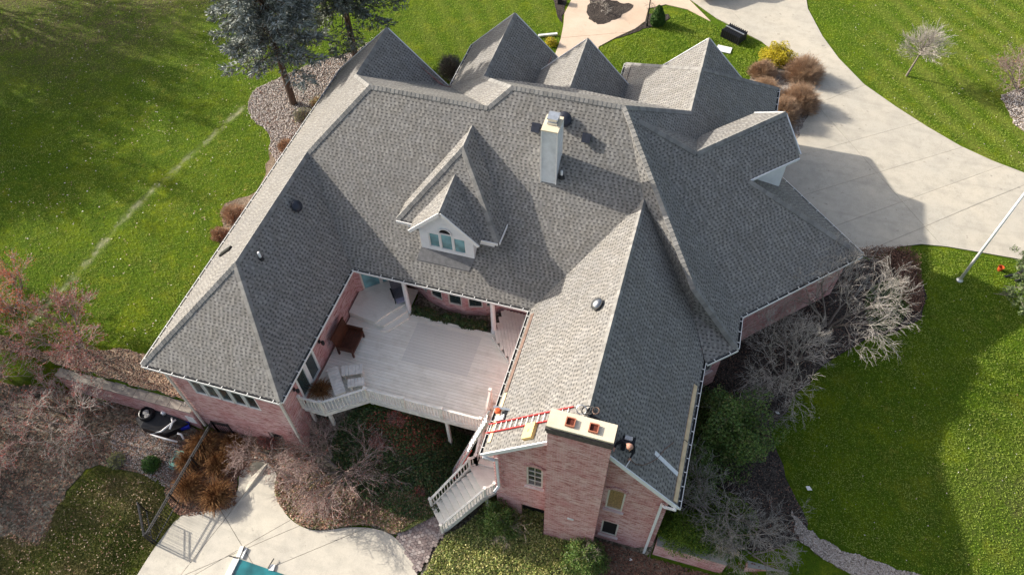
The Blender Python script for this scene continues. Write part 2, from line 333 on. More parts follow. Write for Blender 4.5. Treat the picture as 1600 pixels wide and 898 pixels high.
# ---------------------------------------------------------------- object helpers
BASE = {}
def thing(name, label, cat, loc=(0,0,0), group=None):
    o = bpy.data.objects.new(name, None); C.objects.link(o); o.location = loc; o.empty_display_size = 0.2
    o['label'] = label; o['category'] = cat
    if group: o['group'] = group
    BASE[o] = Vector(loc); return o
def tag(o, label=None, cat=None, group=None, kind=None):
    if label: o['label'] = label
    if cat: o['category'] = cat
    if group: o['group'] = group
    if kind: o['kind'] = kind
    return o
def obj(name, verts, faces, mat, parent=None, uvs=None, smooth_=False, kind=None, origin=None):
    me = bpy.data.meshes.new(name)
    off = BASE.get(parent, Vector((0,0,0))) if parent is not None else (Vector(origin) if origin is not None else Vector((0,0,0)))
    V = np.array([tuple(v) for v in verts], dtype=float) - np.array(off) if not isinstance(verts, np.ndarray) else verts - np.array(off)
    me.from_pydata(V.tolist(), [], faces if not isinstance(faces, np.ndarray) else faces.tolist())
    if uvs is not None:
        l = me.uv_layers.new(name='UVMap'); l.data.foreach_set('uv', np.asarray(uvs, float).ravel())
    mm = mat if isinstance(mat, (list, tuple)) else [mat]
    for x in mm: me.materials.append(MT[x] if isinstance(x, str) else x)
    if smooth_: me.polygons.foreach_set('use_smooth', [True]*len(me.polygons))
    me.update()
    o = bpy.data.objects.new(name, me); C.objects.link(o)
    if parent is not None:
        o.parent = parent; BASE[o] = off
    else:
        o.location = off; BASE[o] = Vector(off)
    if kind: o['kind'] = kind
    return o
class MB:
    """mesh builder in metres"""
    def __init__(s): s.v = []; s.f = []
    def poly(s, pts):
        b = len(s.v); s.v += [Vector(p) for p in pts]; s.f.append(list(range(b, b+len(pts)))); return s
    def box(s, c, d, rz=0.0, ax=None):
        """centre, full sizes, turn about z or a 3x3 of axes"""
        c = Vector(c); b = len(s.v)
        if ax is None:
            X = Vector((math.cos(rz), math.sin(rz), 0)); Y = Vector((-math.sin(rz), math.cos(rz), 0)); Z = Vector((0,0,1))
        else: X, Y, Z = ax
        for sx in (-.5,.5):
            for sy in (-.5,.5):
                for sz in (-.5,.5): s.v.append(c + X*(d[0]*sx) + Y*(d[1]*sy) + Z*(d[2]*sz))
        for q in ((0,1,3,2),(4,6,7,5),(0,4,5,1),(2,3,7,6),(0,2,6,4),(1,5,7,3)): s.f.append([b+i for i in q])
        return s
    def bar(s, p, q, w, h, up=(0,0,1)):
        p = Vector(p); q = Vector(q); d = q-p; L = d.length
        if L < 1e-6: return s
        d.normalize(); u = Vector(up); sx = d.cross(u)
        if sx.length < 1e-4: sx = d.cross(Vector((1,0,0)))
        sx.normalize(); u = sx.cross(d).normalized()
        return s.box((p+q)/2, (L, w, h), ax=(d, sx, u))
    def tube(s, pts, r, n=8, cap=True, rr=None):
        pts = [Vector(p) for p in pts]; b = len(s.v); m = len(pts)
        prev = None
        for i, p in enumerate(pts):
            d = (pts[min(i+1, m-1)] - pts[max(i-1, 0)])
            d = d.normalized() if d.length > 1e-9 else Vector((0,0,1))
            a = prev if prev is not None else (Vector((0,0,1)) if abs(d.z) < 0.9 else Vector((1,0,0)))
            x = (a - d*a.dot(d)).normalized(); y = d.cross(x); prev = x
            ri = rr[i] if rr else r
            for k in range(n):
                t = 2*math.pi*k/n; s.v.append(p + x*(math.cos(t)*ri) + y*(math.sin(t)*ri))
        for i in range(m-1):
            for k in range(n):
                a = b+i*n+k; c = b+i*n+(k+1) % n; s.f.append([a, c, c+n, a+n])
        if cap:
            s.f.append([b+k for k in reversed(range(n))]); s.f.append([b+(m-1)*n+k for k in range(n)])
        return s
    def lathe(s, c, prof, n=16, ax=None):
        c = Vector(c); b = len(s.v)
        if ax is None: X, Y, Z = Vector((1,0,0)), Vector((0,1,0)), Vector((0,0,1))
        else: X, Y, Z = ax
        for (r, z) in prof:
            for k in range(n):
                t = 2*math.pi*k/n; s.v.append(c + X*(r*math.cos(t)) + Y*(r*math.sin(t)) + Z*z)
        for i in range(len(prof)-1):
            for k in range(n):
                a = b+i*n+k; e = b+i*n+(k+1) % n; s.f.append([a, e, e+n, a+n])
        s.f.append([b+(len(prof)-1)*n+k for k in range(n)]); s.f.append([b+k for k in reversed(range(n))])
        return s
    def prism(s, pts, dz):
        """closed outline (top) carried down by dz (a vector or a number)"""
        D = Vector((0,0,-dz)) if not isinstance(dz, Vector) else dz
        top = [Vector(p) for p in pts]; b = len(s.v); n = len(top)
        s.v += top + [p + D for p in top]
        s.f.append(list(range(b, b+n))); s.f.append([b+n+k for k in reversed(range(n))])
        for k in range(n): s.f.append([b+k, b+n+k, b+n+(k+1) % n, b+(k+1) % n])
        return s
    def build(s, name, mat, parent=None, smooth_=False, uv=None, kind=None, origin=None):
        uvs = None
        if uv:
            uvs = []
            for f in s.f:
                p = [s.v[i] for i in f]; nrm = Vector((0,0,0))
                for i in range(len(p)): nrm += p[i].cross(p[(i+1) % len(p)])
                nrm = nrm.normalized() if nrm.length > 1e-9 else Vector((0,0,1))
                if abs(nrm.z) > 0.999: h = Vector((1,0,0)); vv = Vector((0,1,0))
                else: h = Vector((0,0,1)).cross(nrm).normalized(); vv = nrm.cross(h).normalized()
                if vv.z < 0: vv = -vv
                uvs += [(q.dot(h), q.dot(vv)) for q in p]
        return obj(name, s.v, s.f, mat, parent, uvs, smooth_, kind, origin)
def copy_tree(o, loc, rz=0.0, label=None, scale=None):
    def cp(a, par):
        c = a.copy(); C.objects.link(c)
        if par is not None: c.parent = par
        for k in a.children: cp(k, c)
        return c
    c = cp(o, None); c.location = loc; c.rotation_euler = (0, 0, rz)
    if scale: c.scale = (scale,)*3 if not isinstance(scale, tuple) else scale
    if label: c['label'] = label
    BASE[c] = Vector(loc); return c

# ---------------------------------------------------------------- plan polygons and draped sheets
def spline(pts, closed=True, k=6):
    P = [np.array(p, float) for p in pts]; n = len(P); out = []
    for i in range(n if closed else n-1):
        p0 = P[(i-1) % n] if closed or i > 0 else P[i]; p1 = P[i]; p2 = P[(i+1) % n]; p3 = P[(i+2) % n] if closed or i+2 < n else p2
        for j in range(k):
            t = j/k; out.append(0.5*((2*p1) + (-p0+p2)*t + (2*p0-5*p1+4*p2-p3)*t*t + (-p0+3*p1-3*p2+p3)*t**3))
    if not closed: out.append(P[-1])
    return [tuple(q) for q in out]
def inside(P, X, Y):
    P = np.asarray(P, float); X = np.asarray(X, float); Y = np.asarray(Y, float); c = np.zeros(X.shape, bool); n = len(P); j = n-1
    for i in range(n):
        xi, yi = P[i]; xj, yj = P[j]
        with np.errstate(divide='ignore', invalid='ignore'):
            k = ((yi > Y) != (yj > Y)) & (X < (xj-xi)*(Y-yi)/(yj-yi+1e-12)+xi)
        c ^= k; j = i
    return c
def px_poly(pts, sm=True, k=5):
    """outline seen in the photograph, carried onto the terrain, in metres"""
    P = [G(*p) for p in pts]; P = [(a*S, b*S) for a, b in P]
    return spline(P, True, k) if sm else P
def u_poly(pts, sm=False, k=5):
    P = [(a*S, b*S) for a, b in pts]; return spline(P, True, k) if sm else P
def rough(P, amp=0.12):
    out = []; n = len(P)
    for i in range(n):
        a = np.array(P[i]); b = np.array(P[(i+1) % n]); L = np.linalg.norm(b-a); k = max(1, int(L/0.3))
        for j in range(k): out.append(tuple(a+(b-a)*j/k + rng.normal(0, amp*0.5, 2)))
    return out
def drape(name, poly, mat, off, step=0.7, joints=(), gap=0.025, skirt=0.12, parent=None, flat=None):
    P = [Vector(p) for p in poly]; n = len(P)
    pts = list(P); edges = [(i, (i+1) % n) for i in range(n)]
    A = np.array(poly); lo = A.min(0); hi = A.max(0)
    gx, gy = np.meshgrid(np.arange(lo[0], hi[0], step)+0.013, np.arange(lo[1], hi[1], step)+0.017); gx = gx.ravel(); gy = gy.ravel()
    kk = inside(poly, gx, gy)
    for j in joints:
        (ax, ay), (bx, by) = j; d = Vector((bx-ax, by-ay)); L = d.length; d /= L; nn = Vector((-d.y, d.x))
        dist = np.abs((gx-ax)*nn.x + (gy-ay)*nn.y); kk &= dist > gap*2
        for sgn in (-1, 1):
            b = len(pts); o_ = nn*(gap/2*sgn); pts += [Vector((ax, ay))-d*40+o_, Vector((bx, by))+d*40+o_]; edges.append((b, b+1))
    pts += [Vector((a, b)) for a, b in zip(gx[kk], gy[kk])]
    vo, eo, fo, *_ = geometry.delaunay_2d_cdt(pts, edges, [], 0, 1e-4)
    V = np.array([tuple(v) for v in vo]); F = np.array([f for f in fo if len(f) == 3])
    cen = V[F].mean(1); ok = inside(poly, cen[:,0], cen[:,1]); sig = np.zeros(len(F), int)
    for q, j in enumerate(joints):
        (ax, ay), (bx, by) = j; d = np.array([bx-ax, by-ay]); d = d/np.linalg.norm(d)
        dist = (cen[:,0]-ax)*(-d[1]) + (cen[:,1]-ay)*d[0]; ok &= np.abs(dist) > gap/2*0.98; sig += (dist > 0).astype(int) << q
    Z = gz(V[:,0], V[:,1]) + off if flat is None else np.full(len(V), flat)
    outs = []
    for s_ in (sorted(set(sig[ok])) if joints else [0]):
        sel = ok & (sig == s_) if joints else ok
        if sel.sum() < 1: continue
        f = F[sel]; u, inv = np.unique(f, return_inverse=True); f = inv.reshape(f.shape)
        vv = np.column_stack([V[u], Z[u]])
        # make every face look up
        a = vv[f[:,1]]-vv[f[:,0]]; b = vv[f[:,2]]-vv[f[:,0]]; neg = (a[:,0]*b[:,1]-a[:,1]*b[:,0]) < 0; f[neg] = f[neg][:, ::-1]
        cnt = {}
        for t in f.tolist():
            for i in range(3):
                e = (t[i], t[(i+1) % 3])
                if (e[1], e[0]) in cnt: del cnt[(e[1], e[0])]
                else: cnt[e] = 1
        faces = f.tolist(); m0 = len(vv); bd = sorted({i for e in cnt for i in e}); mp = {v: m0+i for i, v in enumerate(bd)}
        vv = np.vstack([vv, vv[bd]-np.array([0,0,skirt])]) if bd else vv
        for a_, b_ in cnt: faces.append([b_, a_, mp[a_], mp[b_]])
        outs.append(obj(name, vv, faces, mat, parent))
    return outs
def rect_joint(a, b):
    p = G(*a); q = G(*b); return ((p[0]*S, p[1]*S), (q[0]*S, q[1]*S))
def scatter_pts(poly, n, holes=()):
    A = np.array(poly); lo = A.min(0); hi = A.max(0); out = []
    tot = 0
    while tot < n:
        q = rng.uniform(lo, hi, (n*2, 2)); k = inside(poly, q[:,0], q[:,1])
        for h in holes: k &= ~inside(h, q[:,0], q[:,1])
        out.append(q[k]); tot += k.sum()
        if k.sum() == 0: break
    return np.vstack(out)[:n]
def leaf_mesh(name, P, size, mat, parent=None, flat=0.0, kind=None, aspect=0.6, jit=0.4, up=None, origin=None):
    """P: Nx3 leaf positions; each leaf one folded quad; flat 1 lies down, 0 any way"""
    n = len(P); size = size*rng.uniform(1-jit, 1+jit, n)
    a = rng.normal(size=(n,3)); a /= np.linalg.norm(a, axis=1)[:,None]
    if up is not None: a = a*(1-flat) + up*flat
    else: a = a*(1-flat) + np.array([0,0,1])*flat
    a /= np.linalg.norm(a, axis=1)[:,None]
    t = rng.normal(size=(n,3)); t -= a*(t*a).sum(1)[:,None]; t /= np.linalg.norm(t, axis=1)[:,None]; b = np.cross(a, t)
    s1 = size[:,None]; s2 = s1*aspect
    v = np.stack([P - t*s1*0.5, P + b*s2*0.5 + a*s2*0.12, P + t*s1*0.5, P - b*s2*0.5 + a*s2*0.12], 1).reshape(-1,3)
    f = np.arange(4*n).reshape(-1,4)
    me = bpy.data.meshes.new(name); off = np.array(BASE.get(parent, Vector((0,0,0)))) if parent is not None else (np.array(origin) if origin is not None else np.zeros(3))
    me.vertices.add(4*n); me.vertices.foreach_set('co', (v-off).ravel()); me.loops.add(4*n); me.loops.foreach_set('vertex_index', f.ravel())
    me.polygons.add(n); me.polygons.foreach_set('loop_start', np.arange(0, 4*n, 4)); me.polygons.foreach_set('loop_total', np.full(n, 4))
    me.materials.append(MT[mat] if isinstance(mat, str) else mat); me.update(calc_edges=True)
    o = bpy.data.objects.new(name, me); C.objects.link(o)
    if parent is not None: o.parent = parent; BASE[o] = Vector(off)
    else: o.location = off; BASE[o] = Vector(off)
    if kind: o['kind'] = kind
    return o
def seg_mesh(name, segs, mat, parent=None, n=3, kind=None, origin=None):
    """segs: rows p0(3) p1(3) r0 r1 -> open tapered tubes, one mesh"""
    A = np.array(segs, float); m = len(A); p0 = A[:,0:3]; p1 = A[:,3:6]; d = p1-p0; d /= (np.linalg.norm(d, axis=1)[:,None]+1e-9)
    ref = np.where(np.abs(d[:,2:3]) < 0.9, np.array([[0,0,1.0]]), np.array([[1.0,0,0]])); x = np.cross(d, ref); x /= np.linalg.norm(x, axis=1)[:,None]; y = np.cross(d, x)
    V = []
    for p, r in ((p0, A[:,6:7]), (p1, A[:,7:8])):
        for k in range(n):
            t = 2*math.pi*k/n; V.append(p + (x*math.cos(t) + y*math.sin(t))*r)
    V = np.stack(V, 1).reshape(-1, 3); b = (np.arange(m)*2*n)[:,None]
    F = np.stack([np.stack([b[:,0]+k, b[:,0]+(k+1) % n, b[:,0]+n+(k+1) % n, b[:,0]+n+k], 1) for k in range(n)], 1).reshape(-1, 4)
    me = bpy.data.meshes.new(name); off = np.array(BASE.get(parent, Vector((0,0,0)))) if parent is not None else (np.array(origin) if origin is not None else np.zeros(3))
    me.vertices.add(len(V)); me.vertices.foreach_set('co', (V-off).ravel()); me.loops.add(len(F)*4); me.loops.foreach_set('vertex_index', F.ravel().astype(np.int32))
    me.polygons.add(len(F)); me.polygons.foreach_set('loop_start', np.arange(0, 4*len(F), 4)); me.polygons.foreach_set('loop_total', np.full(len(F), 4))
    me.polygons.foreach_set('use_smooth', np.ones(len(F), bool))
    me.materials.append(MT[mat] if isinstance(mat, str) else mat); me.update(calc_edges=True)
    o = bpy.data.objects.new(name, me); C.objects.link(o)
    if parent is not None: o.parent = parent; BASE[o] = Vector(off)
    else: o.location = off; BASE[o] = Vector(off)
    if kind: o['kind'] = kind
    return o
# ---------------------------------------------------------------- terrain
def axis(a, b, fine0, fine1, df, dc):
    L = list(np.arange(a, fine0, dc)) + list(np.arange(fine0, fine1, df)) + list(np.arange(fine1, b+dc, dc)); return np.array(L)
gx = axis(-160, 140, -42, 30, 0.25, 4.0); gy = axis(-60, 160, 2, 66, 0.25, 4.0)
GX, GY = np.meshgrid(gx, gy); GZ = gz(GX, GY); nx, ny = len(gx), len(gy)
V = np.column_stack([GX.ravel(), GY.ravel(), GZ.ravel()]); ii, jj = np.meshgrid(np.arange(nx-1), np.arange(ny-1)); a = (jj*nx+ii).ravel()
F = np.column_stack([a, a+1, a+1+nx, a+nx])
lawn = obj('ground', V, F, 'lawn', smooth_=True); tag(lawn, kind='structure')
# masks: red dormant turf and painted tree shade, green mowing stripes, blue worn track
X, Y = V[:,0]/S, V[:,1]/S
def soft(poly, wdt=1.0):
    return poly
dorm_shade = np.zeros(len(V)); 
d1 = (1-smooth(-165, -120, X)) * smooth(85, 135, Y)*0.9
d2 = np.exp(-(((X+150)/26)**2 + ((Y-150)/30)**2))
d3 = (1-smooth(36, 41, Y))*(1-smooth(-78, -70, X))*0.75  # lower left turf, dulled further to paint in the shade of trees
d4 = np.exp(-(((X-62)/10)**2 + ((Y-62)/10)**2))*0.5
dorm_shade = np.clip(d1 + d2 + d3 + d4, 0, 1)
stripe = smooth(30, 44, X)*smooth(112, 124, Y) + 0.5*smooth(128, 140, Y)*(1-smooth(-44, -36, X))*smooth(-80, -70, X)
A0 = np.array(G(380, 168)); A1 = np.array(G(215, 320)); A2 = np.array(G(45, 505))
trk = np.zeros(len(V))
tp = np.array(spline([A0, A1, (A1+A2)/2+np.array([0.6, 0.3]), A2], False, 8))
for i in range(len(tp)-1):
    p, q = tp[i], tp[i+1]; d = q-p; L = np.linalg.norm(d); d = d/L
    t = np.clip((X-p[0])*d[0]+(Y-p[1])*d[1], 0, L); dist = np.hypot(X-p[0]-t*d[0], Y-p[1]-t*d[1]); trk = np.maximum(trk, np.exp(-(dist/0.55)**2))
ca_ = lawn.data.color_attributes.new('mask', 'FLOAT_COLOR', 'POINT')
ca_.data.foreach_set('color', np.column_stack([dorm_shade, np.clip(stripe, 0, 1), trk, np.ones(len(V))]).ravel())

def structure(objs):
    for o in objs: o['kind'] = 'structure'
    return objs
# driveway and parking court
drive_px = [(1075,-60),(1075,-2),(1120,30),(1190,66),(1222,92),(1262,128),(1272,150),(1255,190),(1240,222),(1215,262),(1225,290),(1290,345),(1352,402),(1372,400),(1405,386),(1440,382),(1480,386),(1550,398),(1640,414),(1760,430),(1700,300),(1600,271),(1550,252),(1500,229),(1450,200),(1400,168),(1350,133),(1310,92),(1285,58),(1262,15),(1250,-60)]
def Pm(l): return [(a*S, b*S) for a, b in (G(*p) for p in l)]
dj = [rect_joint(*j) for j in (((1225,183),(1362,130)), ((1240,247),(1470,183)), ((1215,318),(1520,226)), ((1330,345),(1560,262)), ((1190,70),(1262,150)), ((1350,395),(1600,290)))]
structure(drape('driveway', Pm(drive_px), 'drive', 0.05, 1.0, dj, 0.014)); structure(drape('driveway_base', Pm(drive_px), 'joint', 0.030, 1.5))
# front entrance walk (tinted concrete) with the pale walk across its head
walk_px = [(897,-40),(893,0),(882,22),(880,42),(876,62),(868,84),(852,118),(842,150),(905,150),(935,120),(935,74),(965,58),(992,46),(1008,34),(1013,14),(1040,8),(1075,16),(1110,34),(1076,0),(1072,-40)]
drape_w = structure(drape('walkway', Pm(walk_px), 'walk', 0.045, 0.8, [rect_joint((880,60),(1000,50)), rect_joint((1000,-10),(1060,40))], 0.02))
# pool terrace
patio_px = [(214,900),(250,845),(284,806),(330,797),(352,790),(372,765),(375,740),(392,715),(412,718),(432,740),(436,775),(446,802),(470,822),(500,829),(545,824),(585,826),(615,838),(636,862),(652,898),(664,960),(560,1100),(300,1100),(170,980)]
pool_px = [(386,858),(470,892),(560,930),(520,1060),(300,1040),(356,912)]
pj = [rect_joint(*j) for j in (((349,803),(379,853)), ((284,897),(349,815)), ((385,852),(462,808)), ((378,860),(216,930)), ((440,880),(560,830)))]
structure(drape('patio', px_poly(patio_px, True, 3), 'patio', 0.055, 0.5, pj, 0.02)); structure(drape('patio_base', px_poly(patio_px, True, 3), 'joint', 0.036, 1.5))
# beds
def bed(name, pts, mat, off, label=None, sm=True, step=0.6, hl=0):
    P = px_poly(pts, sm, 4) if sm else Pm(pts)
    if hl: P = [(x, max(y, 43.5*S) if hl > 0 else (min(y, 41.4*S) if x < -72*S or x > 7*S else y)) for x, y in P]
    P = rough(P)
    return P, structure(drape(name, P, mat, off, step, skirt=0.08))
rockP, _ = bed('rock_bed', [(388,168),(400,140),(440,122),(500,96),(545,84),(600,60),(640,90),(590,120),(540,150),(480,220),(445,262),(425,240),(418,205),(398,190)], 'rocks', 0.03)
sideP, _ = bed('planting_bed', [(425,215),(470,200),(520,150),(545,150),(480,270),(400,400),(330,500),(320,470),(345,380),(350,320),(400,300),(420,250)], 'soil', 0.022)
swP, _ = bed('planting_bed', [(-120,560),(-20,520),(60,548),(130,545),(200,548),(262,560),(300,575),(330,640),(310,644),(210,622),(105,597),(60,600),(-40,590),(-120,600)], 'litter', 0.03, hl=1)
sw2P, _ = bed('planting_bed', [(-200,630),(-40,600),(60,606),(106,606),(210,632),(310,660),(352,672),(400,690),(440,700),(380,735),(372,745),(368,790),(330,797),(284,806),(262,780),(250,748),(215,738),(150,728),(120,750),(90,790),(60,850),(-20,830),(-120,800),(-200,760)], 'litter', 0.03, hl=-1)
cenP, _ = bed('planting_bed', [(372,735),(392,712),(412,716),(434,740),(438,775),(448,800),(472,820),(502,827),(545,822),(585,824),(615,836),(680,800),(735,745),(760,690),(700,640),(560,600),(470,590),(400,640),(360,690)], 'litter', 0.035)
seP, _ = bed('planting_bed', [(690,838),(672,862),(656,898),(640,960),(900,1000),(1200,960),(1440,905),(1340,868),(1265,832),(1225,770),(1100,700),(1040,700),(1010,760),(940,760),(860,740),(790,740),(760,770)], 'litter', 0.035, hl=-1)
eP, _ = bed('planting_bed', [(1100,560),(1140,500),(1200,470),(1300,400),(1352,405),(1372,401),(1408,390),(1430,420),(1445,455),(1438,495),(1400,518),(1360,528),(1300,560),(1262,600),(1225,645),(1208,690),(1235,760),(1262,830),(1180,860),(1060,840),(1040,700)], 'mulch', 0.03, hl=1)
gravP, _ = bed('gravel_strip', [(1236,800),(1262,828),(1300,850),(1340,868),(1400,888),(1450,902),(1440,930),(1380,912),(1320,892),(1280,868),(1252,845),(1240,822)], 'rocks', 0.045)
ngP, _ = bed('gravel_strip', [(1160,170),(1175,120),(1195,96),(1225,96),(1262,130),(1268,160),(1245,215),(1220,200)], 'rocks', 0.062)
islP, _ = bed('mulch_bed', [(930,-30),(922,0),(917,20),(924,34),(940,38),(958,34),(978,22),(990,11),(968,5),(945,-4)], 'mulch', 0.062)
lmP, _ = bed('mulch_bed', [(866,-20),(865,0),(869,22),(877,36),(880,20),(884,0),(888,-20)], 'mulch', 0.03)
bmP, _ = bed('mulch_bed', [(955,62),(985,50),(1004,38),(1012,22),(1030,22),(1046,24),(1040,36),(1012,44),(985,54)], 'mulch', 0.03)
rdP, _ = bed('mulch_bed', [(1567,150),(1575,175),(1590,200),(1640,230),(1660,140),(1600,140)], 'soil', 0.03)
structure(drape('patio_threshold', px_poly([(340,660),(392,655),(402,700),(386,730),(372,735),(352,700)], True, 3), 'soil', 0.05))
POOLZ = (-124.0-Z0)*S
# swimming pool
pool = thing('swimming_pool', 'teal swimming pool with white coping at the lower edge of the terrace', 'pool', tuple(Wg(*G(430,900))))
def hz(px, py, dz=0.0):
    p = G(px, py); return Wg(p[0], p[1], dz)
pw = [hz(374.5,873,0.075), hz(440,896,0.075), hz(520,924,0.075), hz(500,990,0.075), hz(330,985,0.075)]
MB().prism(pw, 0.02).build('water', 'water', pool)
MB().bar(hz(371,873,0.10), hz(345,925,0.10), 0.26, 0.10).build('coping', 'white', pool)
MB().bar(hz(380,854,0.10), hz(373,871,0.10), 0.16, 0.10).build('coping', 'white', pool)
MB().bar(hz(386.5,856,0.10), hz(379,873,0.10), 0.08, 0.10).build('coping', 'white', pool)
MB().box(hz(426,887,0.09), (0.22, 0.26, 0.09), 0.15).build('coping', 'white', pool)
for a_, b_ in (((360,870),(373,873)), ((430,874),(420,889)), ((384,855),(381,862))):
    MB().bar(hz(*a_, 0.20), hz(*b_, 0.16), 0.04, 0.03).build('cover_strap', 'dark', pool)

# ---------------------------------------------------------------- the house
house = thing('brick_house', 'large pink brick house with many steep grey shingle gables and white trim', 'house', (-25*S, 70*S, (-111-Z0)*S))
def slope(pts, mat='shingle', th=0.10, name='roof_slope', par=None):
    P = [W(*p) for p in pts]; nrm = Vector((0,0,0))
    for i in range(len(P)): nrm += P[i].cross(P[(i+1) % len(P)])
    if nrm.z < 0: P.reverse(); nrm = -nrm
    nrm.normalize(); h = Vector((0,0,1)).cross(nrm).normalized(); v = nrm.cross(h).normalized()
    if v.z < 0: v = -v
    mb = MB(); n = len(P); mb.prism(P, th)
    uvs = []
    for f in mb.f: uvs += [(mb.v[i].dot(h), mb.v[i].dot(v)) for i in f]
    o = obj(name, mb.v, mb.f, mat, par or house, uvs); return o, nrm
pA=(-74.1,41,-100); pB=(-50.4,41,-100); pC=(-61.5,55.3,-88); pD=(-61.5,79.8,-88); pI=(-50.3,67.2,-100); pJ=(-19.0,67.2,-100)
pK=(-5.1,82.04,-85.9); pL1=(-52.4,89,-79.3); pL2=(-32.2,89,-79.3); pH1=(-28.9,91.7,-76.7); pH2=(-10.9,91.7,-76.7)
pQ=(5.15,71.9,-91.68); pV=(5.93,71.31,-97.04); pRs=(-62.1,101.4,-88.4); pR1=(-62.1,116.4,-88.4)
pE1=(-49.9,116.2,-100); pG2=(-40.2,110,-90.9); pG2a=(-40.3,131,-90.9); pV0=(-32.75,119.5,-98.2); pV1=(-32.75,124,-98.2)
pG3=(-23.3,109.0,-89.1); pG3a=(-23.5,124,-89.1); pT5=(-14.7,119.6,-98.2); pT5b=(-14.7,124,-98.2)
pG5S=(-1.25,104.3,-86.0); pG5N=(-1.15,116.4,-86.0)
ph0=(-8.6,91.7,-78.8); ph1=(1.04,92.2,-83.7); pCR=(31.5,93.0,-100); pga=(10.1,93.1,-88.25); pgE=(17.5,100.5,-88.2); pgT=(13.65,105.3,-83.6)
pBN=(13.4,75.1,-100); pBS=(13.5,68.8,-100); pBA=(9.3,64.9,-100); pRS=(-5.1,41.4,-85.9)
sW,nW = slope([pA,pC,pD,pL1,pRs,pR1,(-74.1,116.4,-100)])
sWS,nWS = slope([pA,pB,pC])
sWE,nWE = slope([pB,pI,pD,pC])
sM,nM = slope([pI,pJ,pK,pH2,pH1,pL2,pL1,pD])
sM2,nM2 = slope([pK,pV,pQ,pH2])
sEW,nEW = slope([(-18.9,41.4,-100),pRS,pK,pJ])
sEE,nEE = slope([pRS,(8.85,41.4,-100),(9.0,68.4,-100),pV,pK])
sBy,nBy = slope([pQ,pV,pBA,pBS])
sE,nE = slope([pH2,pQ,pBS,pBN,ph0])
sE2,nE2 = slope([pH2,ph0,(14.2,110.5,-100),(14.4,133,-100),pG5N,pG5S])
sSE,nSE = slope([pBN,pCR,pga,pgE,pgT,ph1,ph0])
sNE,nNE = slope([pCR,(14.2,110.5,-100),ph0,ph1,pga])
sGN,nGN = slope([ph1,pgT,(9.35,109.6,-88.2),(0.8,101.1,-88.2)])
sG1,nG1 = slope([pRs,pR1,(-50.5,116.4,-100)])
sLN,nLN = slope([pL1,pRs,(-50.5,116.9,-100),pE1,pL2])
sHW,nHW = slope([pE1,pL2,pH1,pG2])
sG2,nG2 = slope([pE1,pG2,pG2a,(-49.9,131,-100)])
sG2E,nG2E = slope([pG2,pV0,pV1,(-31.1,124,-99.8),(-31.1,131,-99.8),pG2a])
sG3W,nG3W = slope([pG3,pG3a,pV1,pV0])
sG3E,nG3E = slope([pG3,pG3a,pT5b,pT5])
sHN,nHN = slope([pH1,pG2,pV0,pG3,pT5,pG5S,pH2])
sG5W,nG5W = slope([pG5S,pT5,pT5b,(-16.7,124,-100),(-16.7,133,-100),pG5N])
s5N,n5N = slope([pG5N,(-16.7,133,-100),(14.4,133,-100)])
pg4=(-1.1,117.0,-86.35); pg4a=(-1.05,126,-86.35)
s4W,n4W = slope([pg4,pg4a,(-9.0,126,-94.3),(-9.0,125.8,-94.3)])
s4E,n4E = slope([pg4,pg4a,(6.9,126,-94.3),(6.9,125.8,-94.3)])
def caps(p, q, n1, n2, w=0.165, par=None, lift=0.0):
    P = W(*p); Q = W(*q); d = Q-P; L = d.length; d.normalize()
    w1 = d.cross(n1).normalized(); w2 = d.cross(n2).normalized()
    if w1.z > 0: w1 = -w1
    if w2.z > 0: w2 = -w2
    if w1.dot(w2) > 0.98: w2 = -w1
    uu = (n1+n2).normalized()
    if uu.z < 0: uu = -uu
    mb = MB(); k = max(2, int(L/0.19)); st_ = L/k
    for i in range(k):
        a = P + d*(i*st_) ; b = P + d*((i+1)*st_+0.012)
        ww = w*(1+random.uniform(-.05,.05)); ha = 0.034+lift; hb = 0.055+lift
        va = [a+w1*ww+uu*ha*0.75, a+uu*(ha+0.014), a+w2*ww+uu*ha*0.75]; vb = [b+w1*ww+uu*hb*0.75, b+uu*(hb+0.014), b+w2*ww+uu*hb*0.75]
        base = len(mb.v); mb.v += va+vb+[va[0]-uu*0.035, va[2]-uu*0.035, vb[0]-uu*0.05, vb[2]-uu*0.05, b-uu*0.02]
        o_ = base
        mb.f += [[o_,o_+1,o_+4,o_+3],[o_+1,o_+2,o_+5,o_+4],[o_+6,o_,o_+3,o_+8],[o_+2,o_+7,o_+9,o_+5],[o_+3,o_+4,o_+10,o_+8],[o_+4,o_+5,o_+9,o_+10]]
    return mb.build('ridge_cap', 'cap', par or house)
CAPS = [(pC,pD,nW,nWE),(pA,pC,nW,nWS),(pB,pC,nWS,nWE),(pD,pL1,nW,nM),(pL1,pL2,nM,nLN),(pL2,pH1,nM,nHW),(pH1,pH2,nM,nHN),(pH2,pQ,nM,nE),(pRS,pK,nEW,nEE),
 (pQ,pBS,nBy,nE),(pH2,pG5S,nE2,nHN),(pG5S,pG5N,nG5W,nE2),(pG5N,(14.4,133,-100),nE2,n5N),(pG5N,(-16.7,133,-100),nG5W,n5N),(ph0,ph1,nSE,nNE),(pga,pCR,nSE,nNE),(ph1,pgT,nSE,nGN),
 (pRs,pR1,nW,nG1),(pG2,pG2a,nG2,nG2E),(pG3,pG3a,nG3W,nG3E),(pH1,pG2,nHW,nHN),(pg4,pg4a,n4W,n4E),(pL1,pRs,nW,nLN)]
for c in CAPS: caps(*c)

